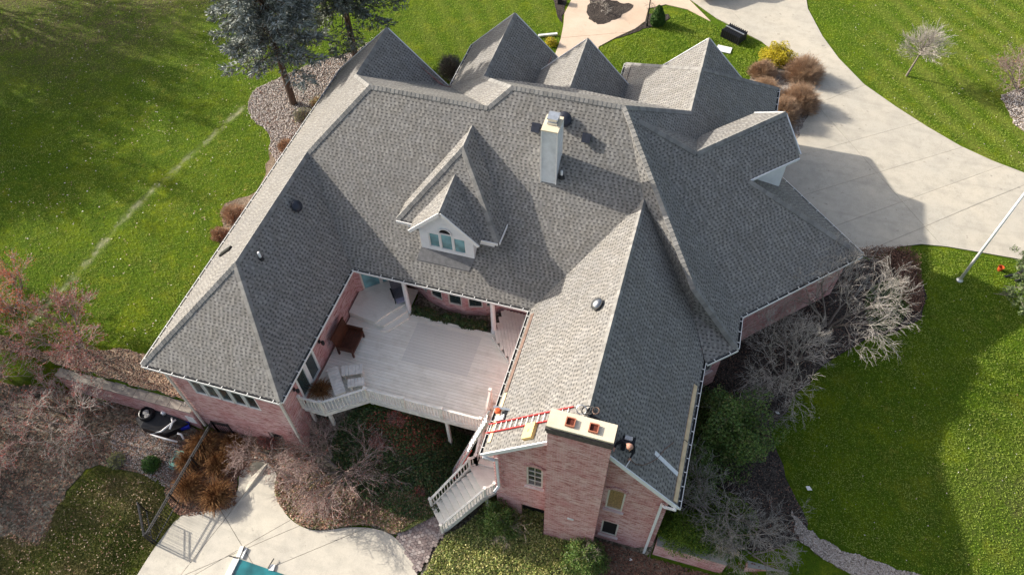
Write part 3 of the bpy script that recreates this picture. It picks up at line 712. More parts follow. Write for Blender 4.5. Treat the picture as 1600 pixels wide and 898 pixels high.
def wall(p0, p1, zb, zt, holes=(), mat='brick', par=None, depth=0.10, top=None, name='wall', ret=False):
    """vertical wall in plan units from p0 to p1, outside to the right of travel; holes (u0,u1,z0,z1) in survey units; top: extra outline (u,z) above zt"""
    a = Vector((p0[0], p0[1])); b = Vector((p1[0], p1[1])); d = (b-a); L = d.length; d /= L; n = Vector((d.y, -d.x))
    us = sorted({0, L} | {h[0] for h in holes} | {h[1] for h in holes}); zs = sorted({zb, zt} | {h[2] for h in holes} | {h[3] for h in holes})
    mb = MB(); uv = []
    def pt(u, z, off=0.0):
        q = a + d*u; return Vector((q.x*S - n.x*off, q.y*S - n.y*off, (z-Z0)*S))
    def quad(l, off=0.0):
        mb.poly([pt(u, z, off) for u, z in l]); uv.extend([(u*S, (z-Z0)*S) for u, z in l])
    for i in range(len(us)-1):
        for j in range(len(zs)-1):
            uc = (us[i]+us[i+1])/2; zc = (zs[j]+zs[j+1])/2
            if any(h[0] < uc < h[1] and h[2] < zc < h[3] for h in holes): continue
            quad([(us[i],zs[j]),(us[i+1],zs[j]),(us[i+1],zs[j+1]),(us[i],zs[j+1])])
    for h in holes:
        for (u0,z0,u1,z1) in ((h[0],h[2],h[1],h[2]),(h[1],h[2],h[1],h[3]),(h[1],h[3],h[0],h[3]),(h[0],h[3],h[0],h[2])):
            mb.poly([pt(u0,z0),pt(u1,z1),pt(u1,z1,depth),pt(u0,z0,depth)]); uv.extend([(u0*S,z0*S),(u1*S,z1*S),(u1*S+.1,z1*S),(u0*S+.1,z0*S)])
    if top: quad(top)
    o = obj(name, mb.v, mb.f, mat, par or house, uv)
    return o, (a, d, n, pt)
def window(fr, h, cols=1, rows=1, pane='glass', frame='trim', depth=0.09, sill=True, par=None, mull=0.035, fw=0.06, name='window'):
    """fr from wall(); h hole"""
    a, d, n, pt = fr; X = Vector((d.x, d.y, 0)); Nn = Vector((n.x, n.y, 0)); Z = Vector((0,0,1))
    c = pt((h[0]+h[1])/2, (h[2]+h[3])/2, depth*0.6); w = (h[1]-h[0])*S; hh = (h[3]-h[2])*S
    mb = MB(); ax = (X, Nn, Z)
    for sg in (-1, 1):
        mb.box(c + X*(sg*(w/2-fw/2)), (fw, 0.07, hh), ax=ax); mb.box(c + Z*(sg*(hh/2-fw/2)), (w-2*fw-0.002, 0.068, fw), ax=ax)
    o = mb.build(name, frame, par or house)
    g = MB(); g.box(c - Nn*0.02, (w-2*fw+0.01, 0.012, hh-2*fw+0.01), ax=ax); g.build('pane', pane, o)
    if cols > 1 or rows > 1:
        m = MB()
        for i in range(1, cols): m.box(c + X*(-w/2+fw+(w-2*fw)*i/cols), (mull, 0.045, hh-2*fw), ax=ax)
        for i in range(1, rows): m.box(c + Z*(-hh/2+fw+(hh-2*fw)*i/rows), (w-2*fw, 0.043, mull), ax=ax)
        m.build('glazing_bar', frame, o)
    if sill:
        MB().box(c - Z*(hh/2+0.03) + Nn*0.06, (w+0.16, 0.17, 0.055), ax=ax).build('sill', 'brick', o)
    return o
# --- west wing walls
o, f = wall((-72.4,42.4),(-51.6,42.4),-125,-99.8,[(3.2+i*2.42,3.2+(i+1)*2.42,-109.4,-104.0) for i in range(5)] + [(13.6,16.4,-124.8,-117.6)])
for i in range(5): window(f, (3.2+i*2.42,3.2+(i+1)*2.42,-109.4,-104.0), pane='glass', frame='white', sill=False, fw=0.07)
window(f, (13.6,16.4,-124.8,-117.6), pane='void', frame='trim', sill=False, depth=0.2)
wall((-72.4,115),(-72.4,42.4),-125,-99.8)
hd = [(4.0,7.1,-110.0,-102.6),(7.1,10.2,-110.0,-102.6)]
o, f = wall((-51.6,42.4),(-51.6,68.9),-125,-99.8,hd)
for h in hd: window(f, h, pane='glass', frame='white', sill=False, fw=0.12, depth=0.06, name='patio_door')
# --- porch wall with sliding door, bow window wall
dd = [(1.2,4.6,-109.2,-102.4),(4.6,8.0,-109.2,-102.4)]
o, f = wall((-51.6,68.4),(-44.6,74.2),-112,-99.5,dd)
for h in dd: window(f, h, pane='blind', frame='trim', sill=False, fw=0.08, name='sliding_door')
wall((-44.6,74.2),(-41.6,72.6),-112,-99)
bow = [(-41.6,72.6),(-38.9,71.0),(-35.4,70.1),(-31.6,70.05),(-28.2,70.95),(-26.0,72.6)]
for i in range(5):
    L = math.dist(bow[i], bow[i+1]); hb = [(L/2-1.25,L/2+1.25,-108.3,-102.6)]
    o, f = wall(bow[i], bow[i+1], -112.5, -98.5, hb); window(f, hb[0], frame='trim', sill=False, fw=0.05)
    # corbelled sill course
wall((-26.0,72.6),(-17.7,72.6),-112,-99)
# --- east wing
hs = [(4.95,7.45,-110.0,-102.9),(17.05,19.6,-110.5,-103.1),(17.1,19.75,-121.5,-115.8),(4.0,7.9,-125,-118.6)]
o, f = wall((-17.7,42.6),(7.7,42.6),-126.5,-99.2,hs, top=[(0,-99.2),(25.4,-99.2),(12.7,-86.5)])
EG = f
window(f, hs[0], 2, 4, 'glass', 'trim', mull=0.02, fw=0.07); window(f, hs[1], 1, 1, 'leafglass', 'trim', fw=0.07); window(f, hs[2], 1, 1, 'void', 'trim', fw=0.07)
window(f, hs[3], 1, 1, 'void', 'void', sill=False, depth=0.5)
for h in hs[:2]:                                            # segmental brick heads over the two upper windows
    mb = MB(); a_, d_, n_, pt = f; X = Vector((d_.x,d_.y,0)); Nn = Vector((n_.x,n_.y,0))
    for k in range(13):
        t = (k-6)/6; u = (h[0]+h[1])/2 + t*1.45; z = h[3] + 0.75*(1-t*t) + 0.15
        ang = -t*0.45; Zr = Vector((0,0,1))*math.cos(ang) - X*math.sin(ang); Xr = X*math.cos(ang) + Vector((0,0,1))*math.sin(ang)
        mb.box(pt(u, z, -0.015), (0.058, 0.06, 0.19), ax=(Xr, Nn, Zr))
    mb.build('brick_arch', 'brick', house, uv=True)
hb = [(9.0,11.6,-108.5,-103.0)]
wall((-17.7,72.6),(-17.7,42.6),-126,-99.2)
wall((7.7,42.6),(7.7,66.0),-126,-99.2)
hb = [(1.4,4.6,-108.5,-102.5)]
o, f = wall((7.7,66.0),(12.2,70.3),-118,-99.2,hb); window(f, hb[0], frame='trim', fw=0.07)
wall((12.2,70.3),(12.2,75.4),-116,-99.2)
hb = []
o, f = wall((12.2,75.4),(29.9,93.1),-114,-99.2,hb)
for h in hb: window(f, h, 2, 2, frame='trim', fw=0.06)
hb = [(1.8,9.6,-112,-103.5),(12.2,20.0,-112,-103.5)]
o, f = wall((29.9,93.1),(13.0,110.0),-114,-99.2,hb)
for h in hb: window(f, h, 4, 4, pane='white', frame='white', sill=False, name='garage_door')
wall((13.0,110.0),(13.0,131.6),-114,-99.2)
hb = [(4,7,-109,-103),(12,16,-109,-103),(21,24,-109,-103)]
o, f = wall((13.0,131.6),(-15.4,131.6),-114,-99.2,hb)
for h in hb: window(f, h, 2, 2, frame='trim')
wall((-15.4,131.6),(-15.4,122.6),-114,-98.6)
hb = [(2,5,-109,-102),(8.2,11.2,-112,-103)]
o, f = wall((-15.4,122.6),(-32.0,122.6),-114,-98.6,hb, top=[(0,-98.6),(16.6,-98.6),(8.1,-89.9)])
window(f, hb[0], 2, 3, frame='trim'); window(f, hb[1], 1, 1, pane='bench', frame='trim', sill=False, name='front_door')
wall((-32.0,122.6),(-32.0,129.6),-114,-98.6)
hb = [(3,6,-109,-102.5),(10,13,-109,-102.5)]
o, f = wall((-32.0,129.6),(-48.7,129.6),-114,-98.9,hb, top=[(0,-98.9),(16.7,-98.9),(8.3,-91.6)])
for h in hb: window(f, h, 2, 3, frame='trim')
wall((-48.7,129.6),(-48.7,115.0),-114,-98.9)
hb = [(5,8,-109,-102.5),(15,18,-109,-102.5)]
o, f = wall((-48.7,115.0),(-72.4,115.0),-114,-98.9,hb, top=[(2.0,-98.9),(23.7,-98.9),(13.4,-89.4)])
for h in hb: window(f, h, 2, 3, frame='trim')
wall((6.0,125.0),(-8.2,125.0),-101,-94.0, mat='siding', top=[(0,-94.0),(14.2,-94.0),(7.1,-87.2)])
# garage gable: white panelled upper wall
wall((4.6,89.4),(16.1,100.9),-99.5,-88.1, mat='siding')
wall((16.1,100.9),(9.25,107.75),-99.5,-87.6, mat='siding', top=[(0,-87.6),(9.69,-87.6),(4.85,-84.6)])
# quoins: proud brick corner blocks
def quoins(x, y, zb, zt, dx, dy):
    z = zb
    k = 0
    mb_list = []
    while z < zt:
        mb = MB(); lx = 0.42 if k % 2 else 0.30; ly = 0.30 if k % 2 else 0.42
        mb.box(W(x, y, z+0.38) + Vector((-dx*(lx/2-0.018), -dy*(ly/2-0.018), 0)), (lx, ly, 0.185))
        mb.build('quoin', 'brick', house, uv=True); z += 1.0; k += 1
quoins(7.7, 42.6, -125.5, -100.6, 1, -1); quoins(-17.7, 42.6, -124.5, -100.6, -1, -1); quoins(-51.6, 42.4, -124, -101, 1, -1); quoins(-72.4, 42.4, -123, -101, -1, -1)
# --- gutters with hangers, fascia
def gutter(p, q, out, hang=2.0, ends=(0.0, 0.0)):
    P = W(*p); Q = W(*q); d = (Q-P).normalized(); P = P - d*ends[0]; Q = Q + d*ends[1]; o_ = Vector((out[0], out[1], 0)).normalized()
    dn = Vector((0,0,-1))
    def strip(name, a0, a1, b0, b1, mat):
        c = (P+Q)/2; L = (Q-P).length
        return MB().box(c + o_*((a0+a1)/2) + dn*((b0+b1)/2), (L, a1-a0, b1-b0), ax=(d, o_, Vector((0,0,1)))).build(name, mat, house)
    g = MB(); c = (P+Q)/2; L = (Q-P).length; ax = (d, o_, Vector((0,0,1)))
    g.box(c + o_*0.105 + dn*0.075, (L, 0.022, 0.11), ax=ax); g.box(c + o_*0.045 + dn*0.125, (L, 0.098, 0.012), ax=ax)
    for e in (-1, 1): g.box(c + d*(e*(L/2-0.006)) + o_*0.045 + dn*0.075, (0.012, 0.0975, 0.088), ax=ax)
    go = g.build('gutter', 'gutter', house)
    MB().box(c + o_*0.045 + dn*0.108, (L-0.03, 0.094, 0.02), ax=ax).build('gutter_strip', 'dark', go)  # dark strip along the trough floor
    MB().box(c - o_*0.025 + dn*0.17, (L-0.01, 0.03, 0.14), ax=ax).build('fascia', 'gutter', house)
    k = int(L/(hang*S))
    for i in range(k):
        t = (i+0.5)/k; MB().box(P + d*(L*t) + o_*0.05 + dn*0.012, (0.03, 0.125, 0.016), ax=ax).build('gutter_hanger', 'gutter', go)
gutter((-74.1,41,-100),(-50.4,41,-100),(0,-1)); gutter((-50.35,41,-100),(-50.3,66.9,-100),(1,0)); gutter((-50.1,67.2,-100),(-19.2,67.2,-100),(0,-1))
gutter((-18.95,66.9,-100),(-18.9,41.3,-100),(-1,0)); gutter((8.85,41.2,-100),(9.0,69.0,-100),(1,0)); gutter((9.4,64.9,-100),(13.55,68.75,-100),(1,-1))
gutter((13.55,68.9,-100),(13.45,75.0,-100),(1,0)); gutter((13.5,75.1,-100),(31.4,92.95,-100),(1,-1)); gutter((31.5,93.1,-100),(14.3,110.4,-100),(1,1))
gutter((14.4,111,-100),(14.4,133,-100),(1,0)); gutter((-74.1,116.4,-100),(-74.1,41,-100),(-1,0)); gutter((-16.7,133,-100),(14.4,133,-100),(0,1))
gutter((-16.7,124.2,-100),(-16.7,133,-100),(-1,0)); gutter((-49.9,131,-100),(-49.9,117,-100),(-1,0))
# rake boards
def rake(p, q, n_, wd=0.19, th=0.05, mat='fascia', drop=0.06, name='rake_board'):
    P = W(*p); Q = W(*q); nn = Vector((n_[0], n_[1], 0)).normalized(); d = (Q-P).normalized(); u = nn.cross(d).normalized()
    if u.z < 0: u = -u
    return MB().box((P+Q)/2 + nn*0.03 - Vector((0,0,1))*drop, ((Q-P).length, th, wd), ax=(d, nn, u)).build(name, mat, house)
rake((-18.9,41.4,-100.1),(-5.1,41.4,-86.05),(0,-1)); rake((8.85,41.4,-100.1),(-5.1,41.4,-86.05),(0,-1))
rake((-62.1,116.4,-88.5),(-50.5,116.4,-100.1),(0,1)); rake((-62.1,116.4,-88.5),(-74.1,116.4,-100.1),(0,1))
rake((-40.3,131,-91),(-31.1,131,-99.9),(0,1)); rake((-40.3,131,-91),(-49.9,131,-100.1),(0,1))
rake((-23.5,124,-89.2),(-14.7,124,-98.3),(0,1)); rake((-23.5,124,-89.2),(-32.7,124,-98.3),(0,1))
rake((-1.05,126,-86.45),(6.9,126,-94.4),(0,1)); rake((-1.05,126,-86.45),(-9.0,126,-94.4),(0,1))
rake((13.65,105.3,-83.7),(17.5,100.5+0.95,-88.3),(1,1)); rake((13.65,105.3,-83.7),(9.35,109.6,-88.3),(1,1))
rake((17.5,100.5,-88.3),(10.2,93.2,-88.3),(1,-1), 0.12)
# --- downspouts
def spout(pts, w=0.085, mat='fascia'):
    mb = MB(); P = [W(*p) for p in pts]
    for a_, b_ in zip(P[:-1], P[1:]): 
        dd_ = (b_-a_).normalized(); mb.bar(a_ - dd_*0.03, b_ + dd_*0.03, w, w*0.8, up=(0.0,1.0,0.02))
    return mb.build('downspout', mat, house)
spout([(8.6,41.0,-100.4),(7.2,41.2,-100.9),(6.9,42.2,-102.5),(6.9,42.2,-124.4)], 0.10)
spout([(-18.6,41.1,-100.4),(-17.2,41.3,-100.9),(-17.1,42.2,-102.5),(-17.1,42.2,-112.5),(-17.6,41.6,-113.5)], 0.10)
spout([(-72.6,41.0,-100.5),(-72.2,42.0,-102.5),(-72.2,42.0,-121.9)], 0.10, 'trim')
spout([(-51.0,41.0,-100.5),(-51.9,42.0,-102.5),(-51.9,42.0,-122.5)], 0.10, 'trim')
spout([(-19.2,67.5,-100.4),(-19.0,69,-101.5),(-18.3,71.8,-103)], 0.08, 'gutter')
# porch columns
for x_ in (-41.55, -25.8):
    mb = MB(); c = W(x_, 67.9, -110.4)
    mb.lathe(c, [(0.155,0),(0.155,0.10),(0.125,0.13),(0.120,0.18),(0.118,1.2),(0.102,2.35),(0.125,2.42),(0.15,2.48),(0.15,2.66)], 18)
    mb.build('porch_column', 'white', house, smooth_=False)
MB().box(W(-34.6, 68.3, -100.9), (31.5*S, 0.2, 0.26)).build('porch_beam', 'white', house)
MB().prism([W(-51.5,67.4,-100.75),W(-18,67.4,-100.75),W(-18,74.5,-100.75),W(-51.5,74.5,-100.75)], 0.03).build('porch_ceiling', 'white', house)
# --- dormers on the court side
dW=(-42.97,72.61,-91.3); dE=(-25.7,72.2,-91.3); dE2=(-25.6,76.4,-91.3); dT=(-34.1,86.6,-81.65); dF=(-34.0,81.7,-81.7); dW2=(-43.0,76.4,-91.3)
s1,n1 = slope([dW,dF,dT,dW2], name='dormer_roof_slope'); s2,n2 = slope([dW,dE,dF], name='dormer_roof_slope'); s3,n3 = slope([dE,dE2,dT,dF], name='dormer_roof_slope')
caps(dF,dT,n1,n3); caps(dW,dF,n1,n2); caps(dE,dF,n2,n3)
rake((-43.0,72.4,-91.4),(-25.7,72.1,-91.4),(0,-1),0.12,0.04,'white',0.04); rake((-25.6,72.2,-91.4),(-25.5,76.4,-91.4),(1,0),0.12,0.04,'white',0.04)
sA=(-34.25,70.6,-85.0); sB=(-34.6,80.6,-85.0); sL=(-40.0,70.6,-90.75); sR=(-28.4,70.6,-90.85); sL2=(-40.0,76.8,-90.75); sR2=(-28.4,76.8,-90.85)
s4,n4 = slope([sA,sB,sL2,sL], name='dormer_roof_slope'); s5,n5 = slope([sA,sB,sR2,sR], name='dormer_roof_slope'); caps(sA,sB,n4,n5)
rake((-40.0,70.6,-90.9),(-34.25,70.6,-85.15),(0,-1),0.15,0.04,'white',0.05); rake((-28.4,70.6,-91.0),(-34.25,70.6,-85.15),(0,-1),0.15,0.04,'white',0.05)
hw = [(1.45,3.35,-95.1,-91.6),(3.45,5.55,-95.2,-91.2),(5.65,7.75,-95.3,-91.7)]
o, f = wall((-38.75,71.5),(-29.65,71.5),-97,-90.4,hw, mat='siding', name='dormer_wall', top=[(0,-90.4),(9.1,-90.4),(4.45,-85.9)])
for h in hw: window(f, h, pane='blind', frame='white', sill=False, fw=0.045, name='dormer_window')
a_, d_, n_, pt = f
mb = MB(); cc_ = pt(4.5, -91.0, -0.02); mb.poly([cc_] + [cc_ + Vector((0.27*math.cos(t), 0, 0.30*math.sin(t))) for t in np.linspace(0, math.pi, 13)]); mb.f = [[0,i,i+1] for i in range(1,13)]
arc = mb.build('arched_light', 'void', house)
mb = MB(); ps = [cc_ + Vector((0.29*math.cos(t), -0.02, 0.32*math.sin(t))) for t in np.linspace(0, math.pi, 13)]
mb.tube(ps, 0.028, 6); mb.bar(cc_+Vector((-0.3,-0.02,0)), cc_+Vector((0.3,-0.02,0)), 0.05, 0.05); mb.build('arch_frame', 'white', arc)
wall((-38.75,78),(-38.75,71.5),-98,-89.9, mat='siding', name='dormer_wall'); wall((-29.65,71.5),(-29.65,78),-98,-89.9, mat='siding', name='dormer_wall')
wall((-41.8,73.6),(-38.75,73.6),-96,-91.0, mat='siding', name='dormer_wall'); wall((-29.65,73.4),(-26.8,73.4),-96,-91.0, mat='siding', name='dormer_wall')
wall((-26.8,73.4),(-26.8,78),-96,-91.0, mat='siding', name='dormer_wall'); wall((-41.8,78),(-41.8,73.6),-96,-91.0, mat='siding', name='dormer_wall')
def onS(x, y, dz=0.0): return (x, y, -100+0.9510*(y-67.2)+dz)
# lead apron below the dormer window: pale upper sheet, dark lower sheet
MB().prism([W(*onS(-38.9,71.6,0.15)),W(*onS(-39.3,69.9,0.15)),W(*onS(-30.2,69.9,0.15)),W(*onS(-29.5,71.6,0.15))], 0.03).build('apron_flashing', 'apron', house)
# --- siding-clad flue chase
mb = MB(); x0,x1,y0,y1 = -21.45,-19.05,81.9,85.3
cb = [(x0,y0),(x1,y0),(x1,y1),(x0,y1)]
for i in range(4):
    p, q = cb[i], cb[(i+1) % 4]; mb.poly([W(p[0],p[1],-88.5),W(q[0],q[1],-88.5),W(q[0],q[1],-75.6),W(p[0],p[1],-75.6)])
ch = mb.build('flue_chase', 'chase', house)
mb = MB()
for x_ in (x0,x1):
    for y_ in (y0,y1): mb.box(W(x_,y_,-81.5)+Vector((0,0,0)), (0.05,0.05,12.2*S))
mb.build('corner_trim', 'white', ch)
MB().box(W(-20.25,83.6,-75.45), (2.6*S,3.6*S,0.05)).build('chase_cover', 'cast', ch)
mb = MB(); c = W(-20.2,84.0,-75.3); mb.box(c+Vector((0,0,.05)), (.42,.46,.10)); mb.box(c+Vector((0,0,.17)), (.34,.38,.14)); mb.box(c+Vector((0,0,.27)), (.44,.48,.05)); mb.build('flue_cap', 'steel', ch)
# --- masonry chimney on the east gable
mb = MB(); X0,X1,Y0,Y1 = -9.35,-1.3,40.5,42.45
def cbox(x0,x1,y0,y1,zb,zt):
    m = MB(); c = W((x0+x1)/2,(y0+y1)/2,(zb+zt)/2); m.box(c, ((x1-x0)*S,(y1-y0)*S,(zt-zb)*S)); return m
st_ = cbox(X0,X1,Y0,Y1,-126,-85.9).build('chimney_stack', 'brick', house, uv=True)
cbox(X0-.12,X1+.12,Y0-.12,Y1+.3,-85.95,-85.1).build('corbel', 'soot', st_, uv=True)
cbox(X0-.25,X1+.25,Y0-.25,Y1+.4,-85.15,-84.5).build('corbel', 'soot', st_, uv=True)
cbox(X0-.10,X1+.10,Y0-.10,Y1+.3,-84.55,-84.2).build('corbel', 'soot', st_, uv=True)
mb = MB(); b0 = [(X0-.15,Y0-.15),(X1+.15,Y0-.15),(X1+.15,Y1+.35),(X0-.15,Y1+.35)]; mb.prism([W(x,y,-83.9) for x,y in b0], 0.09); mb.build('crown', 'cast', st_)
for x_ in (-6.75,-3.85):
    m = MB(); c = W(x_,41.5,-83.9); w_, t_, h_ = 0.32, 0.035, 0.10
    for sx,sy,lx,ly in ((0,-1,w_,t_),(0,1,w_,t_),(-1,0,t_,w_-2*t_-0.002),(1,0,t_,w_-2*t_-0.002)): m.box(c+Vector((sx*(w_/2-t_/2),sy*(w_/2-t_/2),h_/2)), (lx,ly,h_))
    fl = m.build('flue_liner', 'clay', st_); MB().box(c+Vector((0,0,0.012)), (w_-2*t_,w_-2*t_,0.02)).build  # shaft
MB().box(W(-5.27,40.45,-113.2), (0.26,0.03,0.12)).build('cleanout_plate', 'chase', st_)
# flue shafts: dark openings inside the liners
for x_ in (-6.75,-3.85): MB().box(W(x_,41.5,-83.9)+Vector((0,0,0.02)), (0.245,0.245,0.03)).build('flue_opening', 'sootin', st_)
# --- roof vents
def vent_dome(x, y, z, nrm, r, mat='navy', name='roof_vent'):
    Zv = nrm; Xv = Vector((0,0,1)).cross(Zv).normalized(); Yv = Zv.cross(Xv); c = W(x,y,z)
    m = MB(); m.lathe(c, [(r*0.72,0.0),(r*0.72,0.10),(r,0.11),(r*1.02,0.15),(r*0.93,0.21),(r*0.65,0.27),(r*0.25,0.30)], 20, (Xv,Yv,Zv))
    o = m.build(name, mat, house, smooth_=True); return o
vent_dome(*onS(-19.7,89.1), nM, 0.33); vent_dome(-59.46,69.82,-90.3, nWE, 0.27); vent_dome(-7.6,62.67,-88.5, nEW, 0.27, 'zinc')
for x_, y_ in ((-23.8,87.7),(-15.7,87.6)):
    Zv = nM; Xv = Vector((1,0,0)); Yv = Zv.cross(Xv); m = MB(); c = W(*onS(x_,y_)); m.box(c+Zv*0.07, (0.30,0.34,0.14), ax=(Xv,Yv,Zv)); m.box(c+Zv*0.17-Yv*0.02, (0.36,0.40,0.07), ax=(Xv,Yv,Zv)); m.build('box_vent', 'navy', house)
c = W(-59.6,58.47,-90.2); o = MB().tube([c, c+Vector((0,0,0.42))], 0.055, 12).build('vent_pipe', 'white', house, smooth_=True); MB().lathe(c, [(0.13,-0.03),(0.09,0.10),(0.062,0.13)], 12).build('pipe_boot', 'dark', o)
c = W(*onS(-18.35,82.8)); o = MB().tube([c, c+Vector((0,0,0.36))], 0.055, 12).build('vent_pipe', 'white', house, smooth_=True); MB().lathe(c, [(0.15,-0.03),(0.10,0.10),(0.062,0.13)], 12).build('pipe_boot', 'dark', o)
# small low skylight-like vent on the west slope
Pk = [(-68.0,62.7,-94.2),(-69.4,61.2,-95.5),(-70.9,60.6,-96.9),(-69.6,62.2,-95.7)]
Zv = nW; Xv = Vector((0,1,0)); Yv = Zv.cross(Xv).normalized(); c = W(-69.4,61.7,-95.55)
MB().box(c+Zv*0.05, (0.22,1.05,0.10), ax=(Xv,Yv,Zv)).build('louvre_vent', 'iron', house)
# electrical panel
mb = MB().box(hz(297,648,0.9), (0.45,0.22,0.62)); ep = mb.build('meter_box', 'white', house)
for k in range(3): MB().tube([hz(303+k*3,655,0.7), hz(306+k*3,662,0.0)], 0.022, 6).build('conduit', 'trim', ep)
# wall lanterns by the patio doors
for y_ in (54.4, 45.2):
    c = W(-51.2,y_,-104.1); o = MB().box(c+Vector((-.03,0,0)), (0.04,0.12,0.2)).build('wall_lantern', 'iron', house); MB().lathe(c+Vector((.13,0,-.06)), [(0.05,-.12),(0.085,-.02),(0.085,.10),(0.02,.17)], 8).build('lamp_glass', 'iron', o)
# ---------------------------------------------------------------- deck
DZ = -110.3
deck = thing('deck', 'large pale weathered wooden deck filling the courtyard between the two wings', 'deck', tuple(W(-35,58,DZ)))
def front_y(x):
    if x > -41.7: return 49.6
    if x > -47.6: return 49.6 - (-41.7-x)/5.9*4.3
    return 45.3
mb = MB(); bw = 0.145; y = 45.5*S; pit = bw+0.011
while y < 66.95*S:
    yu = (y+bw/2)/S
    xl = -51.3
    if yu < 45.6: xl = -51.3
    xr = -22.25 if yu < 54.9 else -17.95
    if yu < 49.6: xr = min(xr, -47.6 + (yu-45.3)/4.3*5.9)
    x = xl*S + 0.0
    while x < xr*S - 0.02:
        L = min(random.uniform(2.6, 4.6), xr*S-x)
        mb.box(((x+L/2), y+bw/2, (DZ-Z0)*S-0.014+random.uniform(-.0015,.0015)), (L-0.005, bw, 0.028)); x += L
    y += pit
y = 66.95*S
while y < 72.4*S:
    for xl, xr in ((-51.3,-41.7),(-25.4,-17.95)):
        mb.box(((xl+xr)/2*S, y+bw/2, (DZ-Z0)*S-0.014), ((xr-xl)*S, bw, 0.028))
    y += pit
mb.build('deck_boards', 'deck', deck, kind='stuff')
def skirt(p, q, h=0.24, z=DZ, t=0.045, par=deck):
    P = W(p[0],p[1],z); Q = W(q[0],q[1],z); return MB().bar(P-Vector((0,0,h/2+0.03)), Q-Vector((0,0,h/2+0.03)), t, h).build('rim_board', 'railwhite', par)
RL = [(-51.3,45.3),(-47.6,45.3),(-41.7,49.55),(-22.2,49.55)]
for a_, b_ in zip(RL[:-1], RL[1:]): skirt(a_, b_)
skirt((-22.2,49.6),(-22.2,54.9)); skirt((-22.2,54.9),(-17.9,54.9))
for p in ((-50.8,45.9),(-47.4,46.0),(-41.6,50.2),(-35,50.2),(-28.5,50.2),(-22.6,50.2),(-22.6,54.5)):
    MB().box(Wg(p[0],p[1],0) + Vector((0,0,((DZ-Z0)*S-0.3-gz(p[0]*S,p[1]*S))/2)), (0.13,0.13,(DZ-Z0)*S-0.3-float(gz(p[0]*S,p[1]*S)))).build('support_post', 'railwhite', deck)
bal_me = {}
def railing(p, q, z0, z1, par, h=0.94, sp=0.145, post0=True, post1=True, bw_=0.036, mid=0):
    P = W(p[0],p[1],z0); Q = W(q[0],q[1],z1); d = Q-P; L = math.hypot(d.x,d.y); yaw = math.atan2(d.y,d.x); up_ = Vector((0,0,1))
    tr = MB().bar(P+up_*h, Q+up_*h, 0.095, 0.045).build('top_rail', 'railwhite', par)
    MB().bar(P+up_*0.10, Q+up_*0.10, 0.06, 0.05).build('bottom_rail', 'railwhite', tr)
    k = max(1, int(L/sp)); base = BASE[tr]
    if 'b' not in bal_me:
        m = MB().box((0,0,h/2+0.03), (bw_,bw_,h-0.14)); o = m.build('tmp', 'railwhite'); bal_me['b'] = o.data; bpy.data.objects.remove(o)
    for i in range(1, k):
        t = i/k; o = bpy.data.objects.new('baluster', bal_me['b']); C.objects.link(o); o.parent = tr; o.location = P + d*t - base; o.rotation_euler = (0,0,yaw)
    for ok_, X_ in ((post0,P),(post1,Q)):
        if ok_: MB().box(X_+up_*(h/2+0.03), (0.105,0.105,h+0.14)).box(X_+up_*(h+0.115), (0.135,0.135,0.035)).build('newel_post', 'railwhite', par)
railing(RL[0], RL[1], DZ, DZ, deck); railing(RL[1], RL[2], DZ, DZ, deck, post0=False)
for i in range(3): railing((-41.7+i*6.5,49.6),(-41.7+(i+1)*6.5,49.6),DZ,DZ,deck,post0=False)
# raised porch landings
def platform(name, pts, z, h, par, dirv=None):
    m = MB().prism([W(x,y,z) for x,y in pts], h); return m.build(name, 'deck', par)
PL = [(-51.3,69.0),(-51.3,64.0),(-46.0,63.2),(-44.6,65.6),(-42.0,68.8),(-43.2,71.5),(-45.2,73.6)]
platform('porch_platform', PL, -108.9, 0.37, deck)
platform('step', [(-46.0,63.2),(-44.4,63.3),(-41.7,67.2),(-42.0,68.8),(-44.6,65.6)], -109.35, 0.25, deck)
platform('step', [(-44.9,62.4),(-43.6,62.6),(-41.0,66.3),(-41.7,67.6),(-44.2,63.9)], -109.85, 0.11, deck)
# right platform: planks laid on the diagonal, each its own board
kk = 0
quad_ = [(-25.7,72.3),(-18.0,72.3),(-18.0,62.0),(-21.3,62.2),(-25.7,66.4)]
Pq = [Vector((a*S,b*S)) for a,b in quad_]
d_ = Vector((0.42,-0.907)).normalized(); n_ = Vector((-d_.y, d_.x))
ts = [p.dot(n_) for p in Pq]; t = min(ts)
while t < max(ts):
    lo_, hi_ = 1e9, -1e9                                         # chord of the platform under this board
    for off in (0.02, 0.12):
        tt = t+off; xs = []
        for i in range(len(Pq)):
            a_, b_ = Pq[i], Pq[(i+1) % len(Pq)]; da, db = a_.dot(n_)-tt, b_.dot(n_)-tt
            if da*db < 0: q_ = a_ + (b_-a_)*(da/(da-db)); xs.append(q_.dot(d_))
        if len(xs) >= 2:
            if off == 0.02: lo_, hi_ = min(xs), max(xs)
            else: lo_, hi_ = max(lo_, min(xs)), min(hi_, max(xs))
    if hi_-lo_ > 0.15:
        c2 = d_*((lo_+hi_)/2) + n_*(t+0.07)
        MB().box((c2.x,c2.y,(-109.55-Z0)*S), (hi_-lo_, 0.138, 0.05), rz=math.atan2(d_.y,d_.x)).build('platform_board', 'deck', deck)
    t += 0.148
skirt((-25.7,66.4),(-21.3,62.2),0.18,-109.5); 
# planting bed under the bow window
MB().prism([W(-41.6,67.0,-110.6),W(-25.8,67.0,-110.6),W(-25.8,72.2,-110.6),W(-28.2,70.9,-110.6),W(-35,70.0,-110.6),W(-41.4,72.4,-110.6)],0.3).build('bed_soil', 'litter', deck)
